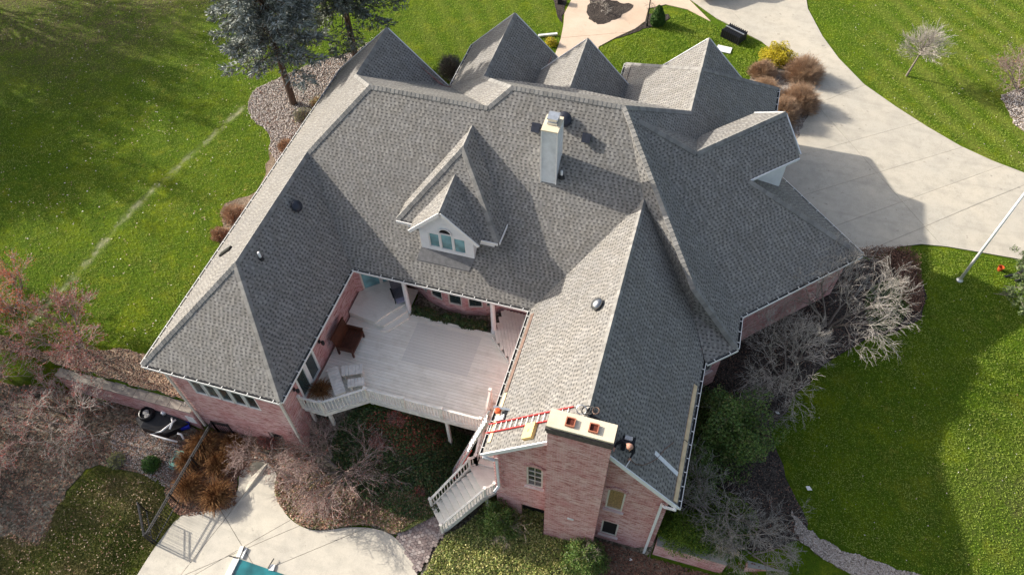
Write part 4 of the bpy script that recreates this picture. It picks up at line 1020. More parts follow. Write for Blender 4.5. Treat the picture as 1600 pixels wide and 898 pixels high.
# ---------------------------------------------------------------- stairs down to the terrace
stairs = thing('deck_stairs', 'white wooden staircase turning down from the deck corner to the paver path', 'staircase', tuple(W(-22,43,-122)))
LZ = -117.6
for i in range(9):
    z = DZ - (i+1)*(DZ-LZ)/10; yy = 54.8 - (i+0.5)*(54.8-46.6)/9
    MB().box(W(-20.1,yy,z)-Vector((0,0,.02)), (4.2*S,0.27,0.04)).build('tread', 'deck', stairs)
    MB().box(W(-20.1,yy-0.42,z-0.40), (4.15*S,0.02,0.165)).build('riser', 'railwhite', stairs)
MB().prism([W(*p,LZ) for p in ((-22.4,46.6),(-17.9,46.6),(-17.9,43.0),(-19.35,41.65),(-23.4,45.75))], 0.04).build('landing', 'deck', stairs)
MB().prism([W(*p,LZ-0.16) for p in ((-22.5,46.5),(-18.0,46.5),(-18.0,43.0),(-19.3,41.75),(-23.3,45.75))], 0.22).build('landing_rim', 'railwhite', stairs)
n9 = 8; s0, s1 = 22.45, 11.0; ax_ = (Vector((-.7071,.7071,0)), Vector((-.7071,-.7071,0)), Vector((0,0,1)))
for i in range(n9):
    s_ = s0 + (s1-s0)*(i+0.5)/n9; z = LZ - (i+1)*(LZ+123.75)/9; cx = (s_-65.0)/2; cy = (s_+65.0)/2
    MB().box(W(cx,cy,z)-Vector((0,0,.02)), (5.0*S,0.275,0.04), ax=ax_).build('tread', 'deck', stairs)
    MB().box(W(cx,cy,z)+ax_[1]*0.12-Vector((0,0,.12)), (4.9*S,0.02,0.155), ax=ax_).build('riser', 'railwhite', stairs)
Ltop=(-23.35,45.8); Lbot=(-28.45,39.75); Rtop=(-19.4,41.8); Rbot=(-25.3,36.2)
for a_, b_ in ((Ltop,Lbot),(Rtop,Rbot)):
    MB().bar(W(a_[0],a_[1],LZ-0.6), W(b_[0],b_[1],-123.9-0.2+0.3), 0.045, 0.27).build('stringer', 'railwhite', stairs)
railing(Ltop, Lbot, LZ, -123.5, stairs, 0.88); railing(Rtop, Rbot, LZ, -123.5, stairs, 0.88); railing((-18.2,43.0), Rtop, LZ, LZ, stairs, 0.88, post1=False)
railing((-22.35,49.7), (-22.5,46.6), -114.4, LZ, stairs, 0.9, post0=False); railing((-22.5,46.6), Ltop, LZ, LZ, stairs, 0.88, post1=False)
railing((-22.3,54.9),(-22.3,49.7), DZ, -114.4, stairs, 0.9)
MB().box(Wg(-19.4,42.2,0.8),(0.11,0.11,1.7)).build('support_post','railwhite',stairs)
# hex paver path
path_px = [(618,838),(642,822),(680,803),(694,836),(678,858),(660,888),(652,898),(640,872)]
pthP = px_poly(path_px, False)
structure(drape('paver_bed', pthP, 'mulch', 0.052, 0.5)); pb = None
mh = MB(); r_ = 0.088
for k in range(6): mh.v.append(Vector((r_*math.cos(math.pi/3*k), r_*math.sin(math.pi/3*k), 0.05)))
for k in range(6): mh.v.append(Vector((r_*math.cos(math.pi/3*k), r_*math.sin(math.pi/3*k), 0.0)))
mh.f = [[0,1,2,3,4,5]] + [[k, k+6, (k+1) % 6+6, (k+1) % 6] for k in range(6)]
pvm = [plain('paver_stone', c, 0.9, var=0.25, scale=20) for c in ((0.26,0.21,0.195),(0.33,0.28,0.26),(0.20,0.155,0.145))]
pth = bpy.data.objects['paver_bed']; pme = []
for m_ in pvm:
    o = mh.build('tmp', m_); pme.append(o.data); bpy.data.objects.remove(o)
A = np.array(pthP); 
for iy in range(int((A[:,1].max()-A[:,1].min())/(r_*1.88))+1):
    for ix in range(int((A[:,0].max()-A[:,0].min())/(r_*3.2))*2+3):
        x = A[:,0].min() + ix*r_*1.62; yv = A[:,1].min() + iy*r_*1.88 + (r_*0.94 if ix % 2 else 0)
        if inside(pthP, np.array([x]), np.array([yv]))[0]:
            o = bpy.data.objects.new('paver', random.choice(pme)); C.objects.link(o); o.parent = pth
            o.location = (x, yv, float(gz(x,yv))+0.055+random.uniform(-.008,.006)); o.rotation_euler = (random.uniform(-.03,.03), random.uniform(-.03,.03), 0)
# ---------------------------------------------------------------- deck furniture
t = thing('wooden_bench', 'dark brown high-backed wooden bench on the deck against the brick wall', 'bench', tuple(W(-48.6,58.5,DZ)))
b0 = W(-48.6,58.5,DZ)
MB().box(b0+Vector((0.02,0,0.42)), (0.78,1.22,0.05)).build('seat', 'bench', t)
for k in range(5): MB().box(b0+Vector((-0.28+k*0.15,0,0.452)), (0.115,1.05,0.02)).build('seat_slat', 'bench', t)
MB().box(b0+Vector((-0.42,0,0.80)), (0.05,1.22,0.80), ax=(Vector((.97,0,.22)),Vector((0,1,0)),Vector((-.22,0,.97)))).build('backrest', 'bench', t)
MB().box(b0+Vector((-0.50,0,1.20)), (0.08,1.30,0.07)).build('top_rail', 'bench', t)
for sy in (-1,1):
    MB().box(b0+Vector((0.02,sy*0.60,0.66)), (0.78,0.09,0.05)).build('armrest', 'bench', t); MB().box(b0+Vector((0.02,sy*0.60,0.55)), (0.74,0.04,0.2)).build('side_panel', 'bench', t)
    for sx in (-1,1): MB().box(b0+Vector((sx*0.36,sy*0.58,0.33)), (0.075,0.075,0.66 if sx > 0 else 0.7)).build('leg', 'bench', t)
MB().box(b0+Vector((0.36,0,0.30)), (0.03,1.1,0.16)).build('apron', 'bench', t)
def slat_bench(c, L, D, ang, label, back=False):
    t = thing('deck_bench', label, 'bench', tuple(c), group='built-in slatted benches at the deck corner')
    X = Vector((math.cos(ang),math.sin(ang),0)); Y = Vector((-math.sin(ang),math.cos(ang),0)); Z = Vector((0,0,1)); k = int(L/0.15)
    for i in range(k): MB().box(c+X*(-L/2+(i+.5)*L/k)+Z*0.44, (L/k-0.012,D,0.035), ax=(X,Y,Z)).build('slat', 'railwhite', t)
    for sgn in (-1,1): MB().box(c+X*(sgn*(L/2-0.1))+Z*0.21, (0.09,D-0.12,0.42), ax=(X,Y,Z)).build('leg', 'railwhite', t)
    MB().box(c+Y*(D/2-0.03)+Z*0.35, (L-0.05,0.035,0.14), ax=(X,Y,Z)).build('apron', 'railwhite', t)
    if back: MB().box(c+Y*(D/2+0.02)+Z*0.60, (L,0.04,0.34), ax=(X,Y,Z)).build('backrest', 'railwhite', t)
slat_bench(W(-47.6,50.6,DZ), 1.45, 0.5, math.atan2(-4.2,3.4), 'longer slatted bench beside the patio door with rusty grass at its end')
slat_bench(W(-45.9,53.2,DZ), 0.95, 0.5, math.atan2(1.6,3.4), 'short slatted bench jutting toward the middle of the deck')
slat_bench(W(-44.3,51.2,DZ), 0.75, 0.42, math.atan2(1.6,3.4), 'low slatted bench seat tucked in against the deck railing')
t = thing('chair', 'covered dark grey lounge chair on the porch landing behind the column', 'chair', tuple(W(-43.6,69.6,-108.9)))
b0 = W(-43.7,69.4,-108.9); q_ = -0.9; X = Vector((math.cos(q_),math.sin(q_),0)); Y = Vector((-math.sin(q_),math.cos(q_),0)); Z = Vector((0,0,1))
gm = plain('charcoal_cushion', (0.10,0.10,0.115), 0.8, var=0.2); gb = plain('blue_grey_cushion', (0.24,0.25,0.33), 0.8, var=0.15)
MB().box(b0+Z*0.36, (0.62,0.6,0.16), ax=(X,Y,Z)).build('seat_cushion', gm, t); MB().box(b0-X*0.33+Z*0.68, (0.14,0.6,0.66), ax=(X,Y,Z)).build('backrest', gm, t)
MB().box(b0+X*0.40+Z*0.34, (0.26,0.56,0.12), ax=(X,Y,Z)).build('footrest', gb, t)
for s_ in (-1,1):
    MB().box(b0+Y*(s_*0.34)+Z*0.52, (0.6,0.07,0.05), ax=(X,Y,Z)).build('armrest', 'dark', t)
    for s2 in (-1,1): MB().box(b0+Y*(s_*0.31)+X*(s2*0.27)+Z*0.24, (0.05,0.05,0.5), ax=(X,Y,Z)).build('leg', 'dark', t)
# ---------------------------------------------------------------- roofing gear
def onEW(x, y, dz=0.0): return W(x, y, -100+1.0145*(x+18.9)+dz)
def onEE(x, y, dz=0.0): return W(x, y, -100+1.0108*(8.85-x)+dz)
def ladder(name, label, P, Q, side, w, rail, rung, group=None):
    t = thing(name, label, 'ladder', tuple(P)); d = (Q-P); L = d.length; d.normalize(); s_ = (side - d*side.dot(d)).normalized(); nn = d.cross(s_)
    for sg in (-1,1): MB().box(P+d*(L/2)+s_*(sg*w/2), (L,0.028,0.075), ax=(d,s_,nn)).build('side_rail', rail, t)
    k = int(L/0.305)
    for i in range(k):
        c = P+d*((i+.5)*0.305); MB().tube([c-s_*(w/2), c+s_*(w/2)], 0.018, 6).build('rung', rung, t)
    return t, d, s_, nn
t, d, s_, nn = ladder('ladder', 'red-railed ladder lying up the sunlit roof slope beside the brick chimney', onEW(-19.3,45.3,0.35), onEW(-7.2,45.05,0.35), Vector((0,1,0)), 0.38, 'redpaint', 'alu')
t, d, s_, nn = ladder('extension_ladder', 'aluminium extension ladder leaning from the garden up to the gutter above the stairs', hz(704,746,0.02), W(-19.5,46.6,-98.6), Vector((0.2,-1,0)), 0.42, 'alu', 'alu')
P = hz(704,746,0.02)+d*0.4+nn*0.07
for sg in (-1,1): MB().box(P+d*1.7+s_*(sg*0.17), (3.4,0.026,0.07), ax=(d,s_,nn)).build('fly_rail', 'redpaint', t)
t = thing('foam_pad', 'thick yellow foam pad on the roof edge left of the chimney', 'pad', tuple(onEW(-12.2,43.2)))
sl = Vector((1,0,1.0145)).normalized(); nw = Vector((-1.0145,0,1)).normalized(); Yv = Vector((0,1,0))
MB().box(onEW(-12.2,43.3)+nw*0.09, (0.52,0.62,0.15), ax=(sl,Yv,nw)).build('pad_block', 'ply', t); 
m = MB()
for a_ in (0.7,-0.6,1.3): m.box(onEW(-12.2,43.3)+nw*0.168, (0.12,0.014,0.004), ax=((sl*math.cos(a_)+Yv*math.sin(a_)),(-sl*math.sin(a_)+Yv*math.cos(a_)),nw))
m.build('marker_scrawl', 'rust', t)
def plank(p, q, w, th, mat, label, cat='plank', name='roof_plank', group=None):
    d = (q-p).normalized(); n_ = Vector((0,0,1)); o = MB().bar(p,q,w,th,up=(0.7 if p.x < -2 else -0.7,0,0.7) if False else ((-0.71,0,0.7) if (p.x/S) < -5 else (0.71,0,0.7))).build(name, mat, origin=tuple(p)); tag(o, label, cat, group); return o
for i,(y0,y1,mt,lb) in enumerate(((43.0,51.2,'plank','pale plank lying in the eave above the deck stairs, nearest the ladder'),(51.4,59.0,'rust','rust stained plank along the middle of the eave above the deck'),(59.2,66.0,'rust','rust stained plank along the eave where it meets the main roof'))):
    plank(onEW(-18.35,y0,0.12), onEW(-18.35,y1,0.12), 0.19, 0.035, mt, lb, group='planks along the east wing court eave')
for i,(y0,y1,lb) in enumerate(((41.7,50.8,'pale pine plank along the far right eave, the end by the corner downspout'),(51.0,60.2,'pale pine plank along the far right eave, the end by the evergreen'))):
    plank(onEE(8.35,y0,0.12), onEE(8.35,y1,0.12), 0.20, 0.038, 'plank', lb, group='planks along the outer east eave')
o = plank(onEE(4.3,46.0,0.10), onEE(8.0,45.5,0.10), 0.17, 0.02, 'fascia', 'white metal trim strip lying on the dark slope right of the worker', 'trim strip', 'trim_strip')
# tool pile on the ridge behind the chimney
t = thing('hose_coil', 'coiled air hose and black tool on the ridge behind the chimney', 'hose', tuple(W(-5.2,44.4,-85.6)))
c = W(-5.6,44.4,-85.5)
for k, mt in enumerate(('steel','dark','dark','rust')):
    cc2 = c + Vector((-0.10+0.16*k, 0.02*k, 0.02+0.02*k)); pts = [cc2 + Vector((math.cos(a)*(0.17-0.02*k), math.sin(a)*(0.12+0.02*k), 0.10*math.sin(a*1.0+k))) for a in np.linspace(0, 2*math.pi*1.8, 26)]
    MB().tube(pts, 0.022, 6).build('hose_loop', mt, t)
MB().box(W(-4.1,44.0,-86.2), (0.34,0.14,0.14), rz=-0.3).box(W(-3.7,43.8,-86.3), (0.12,0.10,0.26), rz=-0.3).box(W(-4.4,44.2,-86.0), (0.10,0.20,0.10), rz=0.4).build('nail_gun', 'dark', t)
t = thing('power_tool', 'grey miter tool with orange head at the roof edge above the ladder foot', 'tool', tuple(onEW(-17.9,47.5)))
c = onEW(-17.6,47.5)+nw*0.12
MB().box(c+Vector((0.15,0.12,0.14)), (0.95,0.10,0.05), rz=0.05).build('arm', 'steel', t); MB().lathe(c+Vector((-0.12,0.0,0.06)), [(0.11,-.05),(0.14,0),(0.14,.08),(0.08,.12)], 12).build('head', 'orange', t)
MB().box(c+Vector((0.16,-0.02,0.02)), (0.2,0.16,0.2), rz=0.4).build('motor_body', 'dark', t); MB().box(c+Vector((0.02,-0.22,-0.02)), (0.48,0.22,0.06), ax=(sl,Yv,nw)).build('base_plate', 'white', t)
# ---------------------------------------------------------------- garden structures
def retaining(label, P, zt, zb, capw=1.7, wallmat='brick', capmat='slab'):
    p0, p1 = P; a = Vector(p0); b = Vector(p1); d = (b-a); L = d.length; d /= L; n = Vector((-d.y, d.x))
    t = thing('retaining_wall', label, 'retaining wall', tuple(W(p0[0],p0[1],zb)))
    m = MB(); q = [a, b, b+n*1.2, a+n*1.2]; 
    P4 = [W(v.x,v.y,zt) for v in q]; m.prism(P4, (zt-zb)*S).build('wall_body', wallmat, t, uv=True)
    k = max(1, int(L*S/0.62)); 
    for i in range(k):
        u0 = L*i/k+0.03; u1 = L*(i+1)/k-0.03; w0 = -0.18; w1 = capw+random.uniform(-.15,.25)
        MB().prism([W(*(a+d*u0+n*w0),zt+0.28+random.uniform(-.05,.04)),W(*(a+d*u1+n*w0),zt+0.28),W(*(a+d*u1+n*w1),zt+0.28),W(*(a+d*u0+n*w1),zt+0.28)],0.075).build('cap_stone', capmat, t)
    return t
retaining('low brick retaining wall with stone cap running left from the house corner', ((-100.5,41.6),(-72.9,41.7)), -117.0, -124.5, 1.5, 'brick', 'mossy')
retaining('low brick retaining wall with grey slab cap running right from the gable corner', ((8.2,42.0),(19.0,42.0)), -118.1, -126, 3.0)
retaining('short return of grey slabs at the bottom edge beyond the right garden wall', ((22.0,42.6),(31.0,44.0)), -118.2, -125, 3.4)
# fence
def fence(label, P0, P1, z, hgt, par=None):
    a = Vector((P0[0]*S,P0[1]*S,0)); b = Vector((P1[0]*S,P1[1]*S,0)); za = float(gz(a.x,a.y)); zb_ = float(gz(b.x,b.y)); a.z = za; b.z = zb_
    t = thing('iron_fence', label, 'fence', tuple(a)); d = b-a; L = math.hypot(d.x,d.y); k = max(1, round(L/1.83))
    for zz, nm in ((hgt,'top_rail'),(hgt-0.15,'upper_rail'),(0.15,'bottom_rail')):
        MB().bar(a+Vector((0,0,zz)), b+Vector((0,0,zz)), 0.045 if zz != hgt else 0.06, 0.035).build(nm, 'iron', t)
    for i in range(k+1): MB().box(a+d*(i/k)+Vector((0,0,hgt/2+0.02)), (0.06,0.06,hgt+0.06)).build('post', 'iron', t)
    kp = int(L/0.115); m = MB().box((0,0,hgt/2), (0.018,0.018,hgt-0.06)); o0 = m.build('tmp', 'iron'); me = o0.data; bpy.data.objects.remove(o0)
    for i in range(1, kp): o = bpy.data.objects.new('picket', me); C.objects.link(o); o.parent = t; o.location = a+d*(i/kp)-Vector(BASE[t])
    return t
fence('black iron fence run from the house corner down past the grasses', (-70.0,42.0), (-70.3,21.6), 0, 1.18)
fence('short black iron fence panel returning against the house wall', (-70.0,42.0), (-66.6,42.0), 0, 1.18)
fence('open black iron gate leaf standing over the lower left lawn', (-70.6,21.3), (-74.2,25.6), 0, 1.12)
fence('black iron fence end at the very bottom of the terrace edge', (-70.8,13.2), (-71.3,4.0), 0, 1.12)
fence('black iron fence stub crossing to the terrace corner at the bottom', (-70.8,13.2), (-68.9,13.2), 0, 1.12)
# pool pump gear against the wall
t = thing('pump_equipment', 'black pump and filter gear with white pipes below the left corner of the house', 'pool equipment', tuple(hz(262,660)))
c = hz(237,655); MB().lathe(c, [(0.30,0),(0.36,0.1),(0.37,0.6),(0.34,0.72),(0.30,0.73),(0.30,0.60)], 20).build('filter_tank', 'tarp', t, smooth_=False)
MB().lathe(c+Vector((-.06,.05,.60)), [(0.14,0),(0.15,0.05),(0.10,0.08)], 12).lathe(c+Vector((.10,-.10,.60)), [(0.12,0),(0.13,0.05),(0.08,0.07)], 12).build('lid_fitting', 'slab', t)
MB().prism([hz(218,660,0.50),hz(226,690-16,0.46),hz(262,684,0.40),hz(300,668,0.45),hz(270,652,0.52),hz(240,648,0.58)], 0.42).build('equipment_cover', 'tarp', t)
pts = [hz(*p,0.55) for p in ((275,676),(268,681),(247,683),(240,685))]; MB().tube([hz(282,664,.6),hz(272,672,.58),hz(258,681,.5),hz(241,684,.45),hz(262,690,.35),hz(281,694,.3)], 0.045, 8).build('white_pipe', 'white', t, smooth_=True)
MB().tube([hz(276,662,.65),hz(277,668,.6),hz(272,678,.55)], 0.045, 8).build('white_pipe', 'white', t, smooth_=True); MB().tube([hz(282,682,.4),hz(288,684,.4),hz(290,689,.25)], 0.05, 8).build('white_pipe', 'white', t, smooth_=True)
MB().lathe(hz(263,653,0.5), [(0.10,0),(0.13,0.05),(0.12,0.16),(0.04,0.2)], 12).build('valve_head', 'alu', t); MB().box(hz(292,668,0.25), (0.42,0.34,0.18), rz=0.5).build('blue_crate', 'blue', t)
t = thing('garden_hose', 'loosely coiled green garden hose on the gravel by the fence', 'hose', tuple(hz(277,720)))
c = hz(277,719,0.05); pts = []
for i in range(200):
    a_ = i/200*2*math.pi*9; rr_ = 0.26+0.10*math.sin(a_*0.37)+0.05*math.sin(a_*1.7); pts.append(c+Vector((math.cos(a_)*rr_+0.05*math.sin(a_*.21), math.sin(a_)*rr_*1.15+0.05*math.cos(a_*.33), 0.03+0.05*(i/200)+0.02*math.sin(a_*2.3))))
MB().tube(pts, 0.020, 5).build('hose_coil', 'hose', t)
# flagpole, lamp post, board scraps, crate, truck
t = thing('flagpole', 'tall white flagpole standing in the lawn by the driveway edge', 'flagpole', tuple(hz(1499,438)))
c = hz(1499,438); MB().tube([c, c+Vector((0,0,3.2)), c+Vector((0,0,8.0))], 0.06, 14, rr=[0.075,0.062,0.045]).build('pole', 'white', t, smooth_=True); MB().lathe(c, [(0.16,0),(0.16,0.05),(0.10,0.12),(0.082,0.16)], 16).build('base_collar', 'steel', t)
MB().lathe(c+Vector((0,0,8.0)), [(0.02,0),(0.07,0.05),(0.07,0.1),(0.02,0.15)], 12).build('ball_finial', 'steel', t)
t = thing('lamp_post', 'slim black lamp post beside the clipped cone evergreen', 'lamp post', tuple(hz(1010.5,41.5)))
c = hz(1010.5,41.5); MB().tube([c, c+Vector((0,0,0.3)), c+Vector((0,0,0.32)), c+Vector((0,0,2.15))], 0.04, 12, rr=[.07,.06,.042,.035]).build('post', 'iron', t); MB().lathe(c+Vector((0,0,2.15)), [(0.03,0),(0.09,0.05),(0.12,0.30),(0.05,0.33)], 6).build('lantern', 'chase', t); MB().lathe(c+Vector((0,0,2.46)), [(0.15,0),(0.09,0.08),(0.02,0.14)], 6).build('lantern_cap', 'iron', t)
o = MB().box(hz(1131,78.5,0.06), (0.92,0.62,0.04), rz=-0.1).build('scrap_board', 'white', origin=tuple(hz(1131,78.5,0.06))); tag(o, 'white rectangular board lying on grass below the black crate', 'board')
o = MB().box(hz(856,57,0.12), (1.25,0.16,0.10), rz=0.42).build('gutter_offcut', 'white', origin=tuple(hz(856,57,0.1))); tag(o, 'white gutter offcut lying on grass beside the entrance walk', 'offcut')
for px_, py_, lb, sz in ((1214,645,'white scrap on the dark lawn beside the evergreen shrub',.16),(1263,763,'white scrap alone in the shaded lawn above the gravel strip',.22),(985,874,'small white scrap on brown leaves below the gable',.14),(614,0+78,'',0)):
    if not sz: continue
    c = hz(px_,py_,0.06); o = MB().prism([c+Vector((-sz*.6,sz*.3,0)),c+Vector((-sz*.2,-sz*.5,0.02)),c+Vector((sz*.7,-sz*.2,0)),c+Vector((sz*.1,sz*.4,0.03))],0.02).build('scrap', 'white', origin=tuple(c)); tag(o, lb, 'scrap', 'white scraps dropped on the ground')
o = MB().box(hz(1135,861,0.25), (0.95,0.17,0.10), rz=-0.10).box(hz(1147,866,0.27), (0.10,0.24,0.13), rz=-0.10).build('timber_offcut', 'plank', origin=tuple(hz(1135,861,.2))); tag(o, 'weathered pale timber lying over the shrubs beyond the gable corner', 'timber')
t = thing('crate', 'black ribbed metal crate with a pale bar standing on the front lawn', 'crate', tuple(Wg(4.0,164.6)))
cb_ = [(1.0,164.4),(5.8,161.9),(7.0,165.2),(2.5,167.4)]
c = Wg(4.1,164.7); X = Vector((4.8,-2.6,0)).normalized(); Y = Vector((2.6,4.8,0)).normalized(); Z = Vector((0,0,1)); a_ = (X,Y,Z); hh=0.62
MB().box(c+Z*0.30, (1.36,0.86,0.50), ax=a_).build('body', 'dark', t)
for i in range(10):
    for sy in (-1,1): MB().box(c+X*(-0.65+i*0.144)+Y*(sy*0.45)+Z*0.33, (0.05,0.04,0.56), ax=a_).build('rib', 'iron', t)
for j in range(2):
    for i in range(9): MB().box(c+X*(-0.58+i*0.145)+Y*(-0.22+j*0.44)+Z*0.575, (0.06,0.36,0.05), ax=a_).build('lid_slat', 'iron', t)
MB().box(c+Z*0.62, (1.40,0.06,0.05), ax=a_).build('lid_bar', 'steel', t)
for sx in (-1,1):
    for sy in (-1,1): MB().box(c+X*(sx*0.62)+Y*(sy*0.38)+Z*0.04, (0.10,0.10,0.10), ax=a_).build('foot', 'steel' if (sx,sy)==(1,-1) else 'dark', t)
t = thing('pickup_truck', 'dark brown pickup truck parked at the top edge of the driveway', 'truck', tuple(Wg(-5.2,177)))
c0 = Wg(-5.2,177); F_ = Vector((.72,.69,0)).normalized(); Lf = Vector((-F_.y,F_.x,0)); Z = Vector((0,0,1)); a_ = (F_,Lf,Z)
def tb(f0,f1,l0,l1,z0,z1,nm,mt): return MB().box(c0+F_*((f0+f1)/2)+Lf*((l0+l1)/2)+Z*((z0+z1)/2), (f1-f0,l1-l0,z1-z0), ax=a_).build(nm, mt, t)
tb(0,5.6,0.02,1.98,0.5,0.95,'body','truck'); tb(0,1.9,0.02,0.12,0.95,1.3,'bed_side','truck'); tb(0,1.9,1.88,1.98,0.95,1.3,'bed_side','truck'); tb(0,0.08,0.13,1.87,0.95,1.3,'tailgate','truck'); tb(1.95,4.0,0.06,1.94,0.95,1.35,'cab','truck')
m = MB(); P4 = [c0+F_*f_+Lf*l_+Z*1.35 for f_,l_ in ((1.95,.06),(4.0,.06),(4.0,1.94),(1.95,1.94))]; T4 = [c0+F_*f_+Lf*l_+Z*1.86 for f_,l_ in ((2.15,.2),(3.4,.2),(3.4,1.8),(2.15,1.8))]
m.poly(T4); [m.poly([P4[i],P4[(i+1)%4],T4[(i+1)%4],T4[i]]) for i in range(4)]; m.build('cab_roof', 'glass', t)
tb(2.15,3.4,0.2,1.8,1.865,1.90,'roof_panel','truck'); tb(4.0,5.5,0.1,1.9,0.951,1.12,'bonnet','truck'); tb(-0.12,0,0.1,1.9,0.45,0.62,'bumper','steel')
for f_ in (1.0,4.6):
    for l_ in (0.05,1.95):
        cc2 = c0+F_*f_+Lf*l_+Z*0.38; w = MB().lathe(cc2-Lf*0.13, [(0.25,0),(0.38,0.02),(0.38,0.24),(0.25,0.26)], 20, (F_,Z,Lf)).build('wheel', 'rubber', t); MB().lathe(cc2-Lf*0.14, [(0.22,0),(0.22,0.28)], 14, (F_,Z,Lf)).build('rim', 'steel', w)
o = MB().box(hz(875,5,0.30), (0.32,0.42,0.55), rz=0.2).box(hz(875,5,0.6), (0.36,0.46,0.05), rz=0.2).build('utility_box', 'dark', origin=tuple(hz(875,5))); tag(o, 'small black utility box in dark mulch left of the walk', 'box')
# orange bucket by the second worker
t = thing('bucket', 'small orange bucket on grass beside the worker under the pine', 'bucket', tuple(hz(1561,422))); c = hz(1561,422)
MB().lathe(c, [(0.10,0),(0.14,0.26),(0.125,0.26),(0.09,0.03)], 14).build('pail', 'orange', t); MB().tube([c+Vector((0.14*math.cos(a),0,0.26+0.13*math.sin(a))) for a in np.linspace(0,math.pi,9)], 0.008, 5).build('handle', 'dark', t)
# ---------------------------------------------------------------- people
def person(label, J, bones, mats_, head, headr, headdir, hands, loc):
    """one continuous skinned body; J: joint -> (point, radius)"""
    names = list(J); idx = {n: i for i, n in enumerate(names)}
    t = thing('person', label, 'person', loc); base = Vector(loc)
    me = bpy.data.meshes.new('body'); me.from_pydata([tuple(J[n][0]-base) for n in names], [(idx[a], idx[b]) for a, b in bones], []); me.update()
    o = bpy.data.objects.new('tmpbody', me); C.objects.link(o)
    md = o.modifiers.new('skin', 'SKIN'); md.use_smooth_shade = True
    sk = me.skin_vertices[0].data
    for n in names: r = J[n][1]; sk[idx[n]].radius = (r, r) if not isinstance(r, tuple) else r
    sk[idx['pelvis']].use_root = True
    md2 = o.modifiers.new('sub', 'SUBSURF'); md2.levels = 2; md2.render_levels = 2
    dg = bpy.context.evaluated_depsgraph_get(); ev = o.evaluated_get(dg); nm = bpy.data.meshes.new_from_object(ev); nm.name = 'body'
    bpy.data.objects.remove(o)
    nm.materials.clear(); [nm.materials.append(MT[m]) for m in mats_]
    hp = [h-base for h in hands]; hd = head-base
    for p in nm.polygons:
        p.use_smooth = True; c = p.center; mi = 0
        if (c-hd).length < headr*1.28: mi = 1
        if any((c-h).length < 0.11 for h in hp): mi = 1
        p.material_index = mi
    b = bpy.data.objects.new('body', nm); C.objects.link(b); b.parent = t
    return t
def px3(px, py, z): return W(*hit(px, py, -z if z > 0 else -z)) if False else W(*hit(px, py, -z))
def jp(px, py, z, dx=0, dy=0, dz=0): return W(*hit(px, py, -z)) + Vector((dx,dy,dz)) if False else (lambda q: Vector((q[0]*S, q[1]*S, (q[2]-Z0)*S)))(M.T @ np.array([(px-800)/FOC, -(py-449)/FOC, 1.0]) * (z/(M.T @ np.array([(px-800)/FOC, -(py-449)/FOC, 1.0]))[2])) + Vector((dx,dy,dz))
rf = lambda p, up=0.05: Vector((p.x, p.y, (-100+1.0108*(8.85-p.x/S)-Z0)*S+up))
pelv = jp(981,684,-89.9); chest = jp(980.5,690,-88.9); neck = jp(982,694.5,-88.7); hd = jp(983.5,697.5,-88.6)
shL = jp(989,692,-89.1); shR = jp(972,689,-89.0); elL = jp(991,704,-90.1); haL = jp(984.5,714,-91.0); elR = jp(964,692,-89.6); haR = jp(958,703,-90.0)
hiL = jp(986,685,-90.1); hiR = jp(976,683,-89.8); knL = rf(jp(987,704,-91.4),0.12); knR = rf(jp(974,701,-90.2),0.12); ftL = rf(jp(991,688,-92.0),0.07); ftR = rf(jp(975,686,-90.6),0.07)
haL = rf(haL, 0.16)
fing = {}
J = {'pelvis':(pelv,0.145),'waist':((pelv+chest)/2,0.14),'chest':(chest,0.15),'neck':(neck,0.065),'head':(hd,0.098),'crown':(hd+(hd-neck)*0.9,0.085),
 'shL':(shL,0.075),'elL':(elL,0.052),'wrL':(haL+(elL-haL)*0.22,0.034),'haL':(haL,0.038),'shR':(shR,0.075),'elR':(elR,0.052),'wrR':(haR+(elR-haR)*0.22,0.034),'haR':(haR,0.038),
 'hiL':(hiL,0.10),'knL':(knL,0.068),'ftL':(ftL,0.05),'hiR':(hiR,0.10),'knR':(knR,0.068),'ftR':(ftR,0.05),'toeL':(ftL+Vector((0.02,0.14,0.0)),0.04),'toeR':(ftR+Vector((0.02,0.14,0.0)),0.04)}
bn = [('pelvis','waist'),('waist','chest'),('chest','neck'),('neck','head'),('head','crown'),('chest','shL'),('shL','elL'),('elL','wrL'),('wrL','haL'),('chest','shR'),('shR','elR'),('elR','wrR'),('wrR','haR'),
 ('pelvis','hiL'),('hiL','knL'),('knL','ftL'),('ftL','toeL'),('pelvis','hiR'),('hiR','knR'),('knR','ftR'),('ftR','toeR')]
def add_fingers(J, bn, side, h, d):
    d = d.normalized(); s_ = d.cross(Vector((0,0,1))).normalized()
    for k, (o_, L) in enumerate(((-0.030,0.055),(-0.010,0.068),(0.011,0.062),(0.031,0.048))):
        a = h+d*0.035+s_*o_; b = a+d*L*0.6-Vector((0,0,0.012)); c2 = b+d*L*0.4-Vector((0,0,0.03))
        for j, q in enumerate((a,b,c2)): J[f'{side}f{k}{j}'] = (q, 0.0095)
        bn += [('ha'+side, f'{side}f{k}0'), (f'{side}f{k}0', f'{side}f{k}1'), (f'{side}f{k}1', f'{side}f{k}2')]
    a = h-s_*0.045-d*0.005; b = a-s_*0.02+d*0.03
    J[f'{side}t0'] = (a,0.011); J[f'{side}t1'] = (b,0.009); bn += [('ha'+side, f'{side}t0'),(f'{side}t0',f'{side}t1')]
add_fingers(J, bn, 'L', haL, haL-elL); add_fingers(J, bn, 'R', haR, haR-elR)
p1_ = person('crouching worker in black clothes bent over the roof edge right of the chimney', J, bn, ['black_cloth','skin'], hd, 0.11, None, [haL, haR], tuple(rf(pelv,0)))
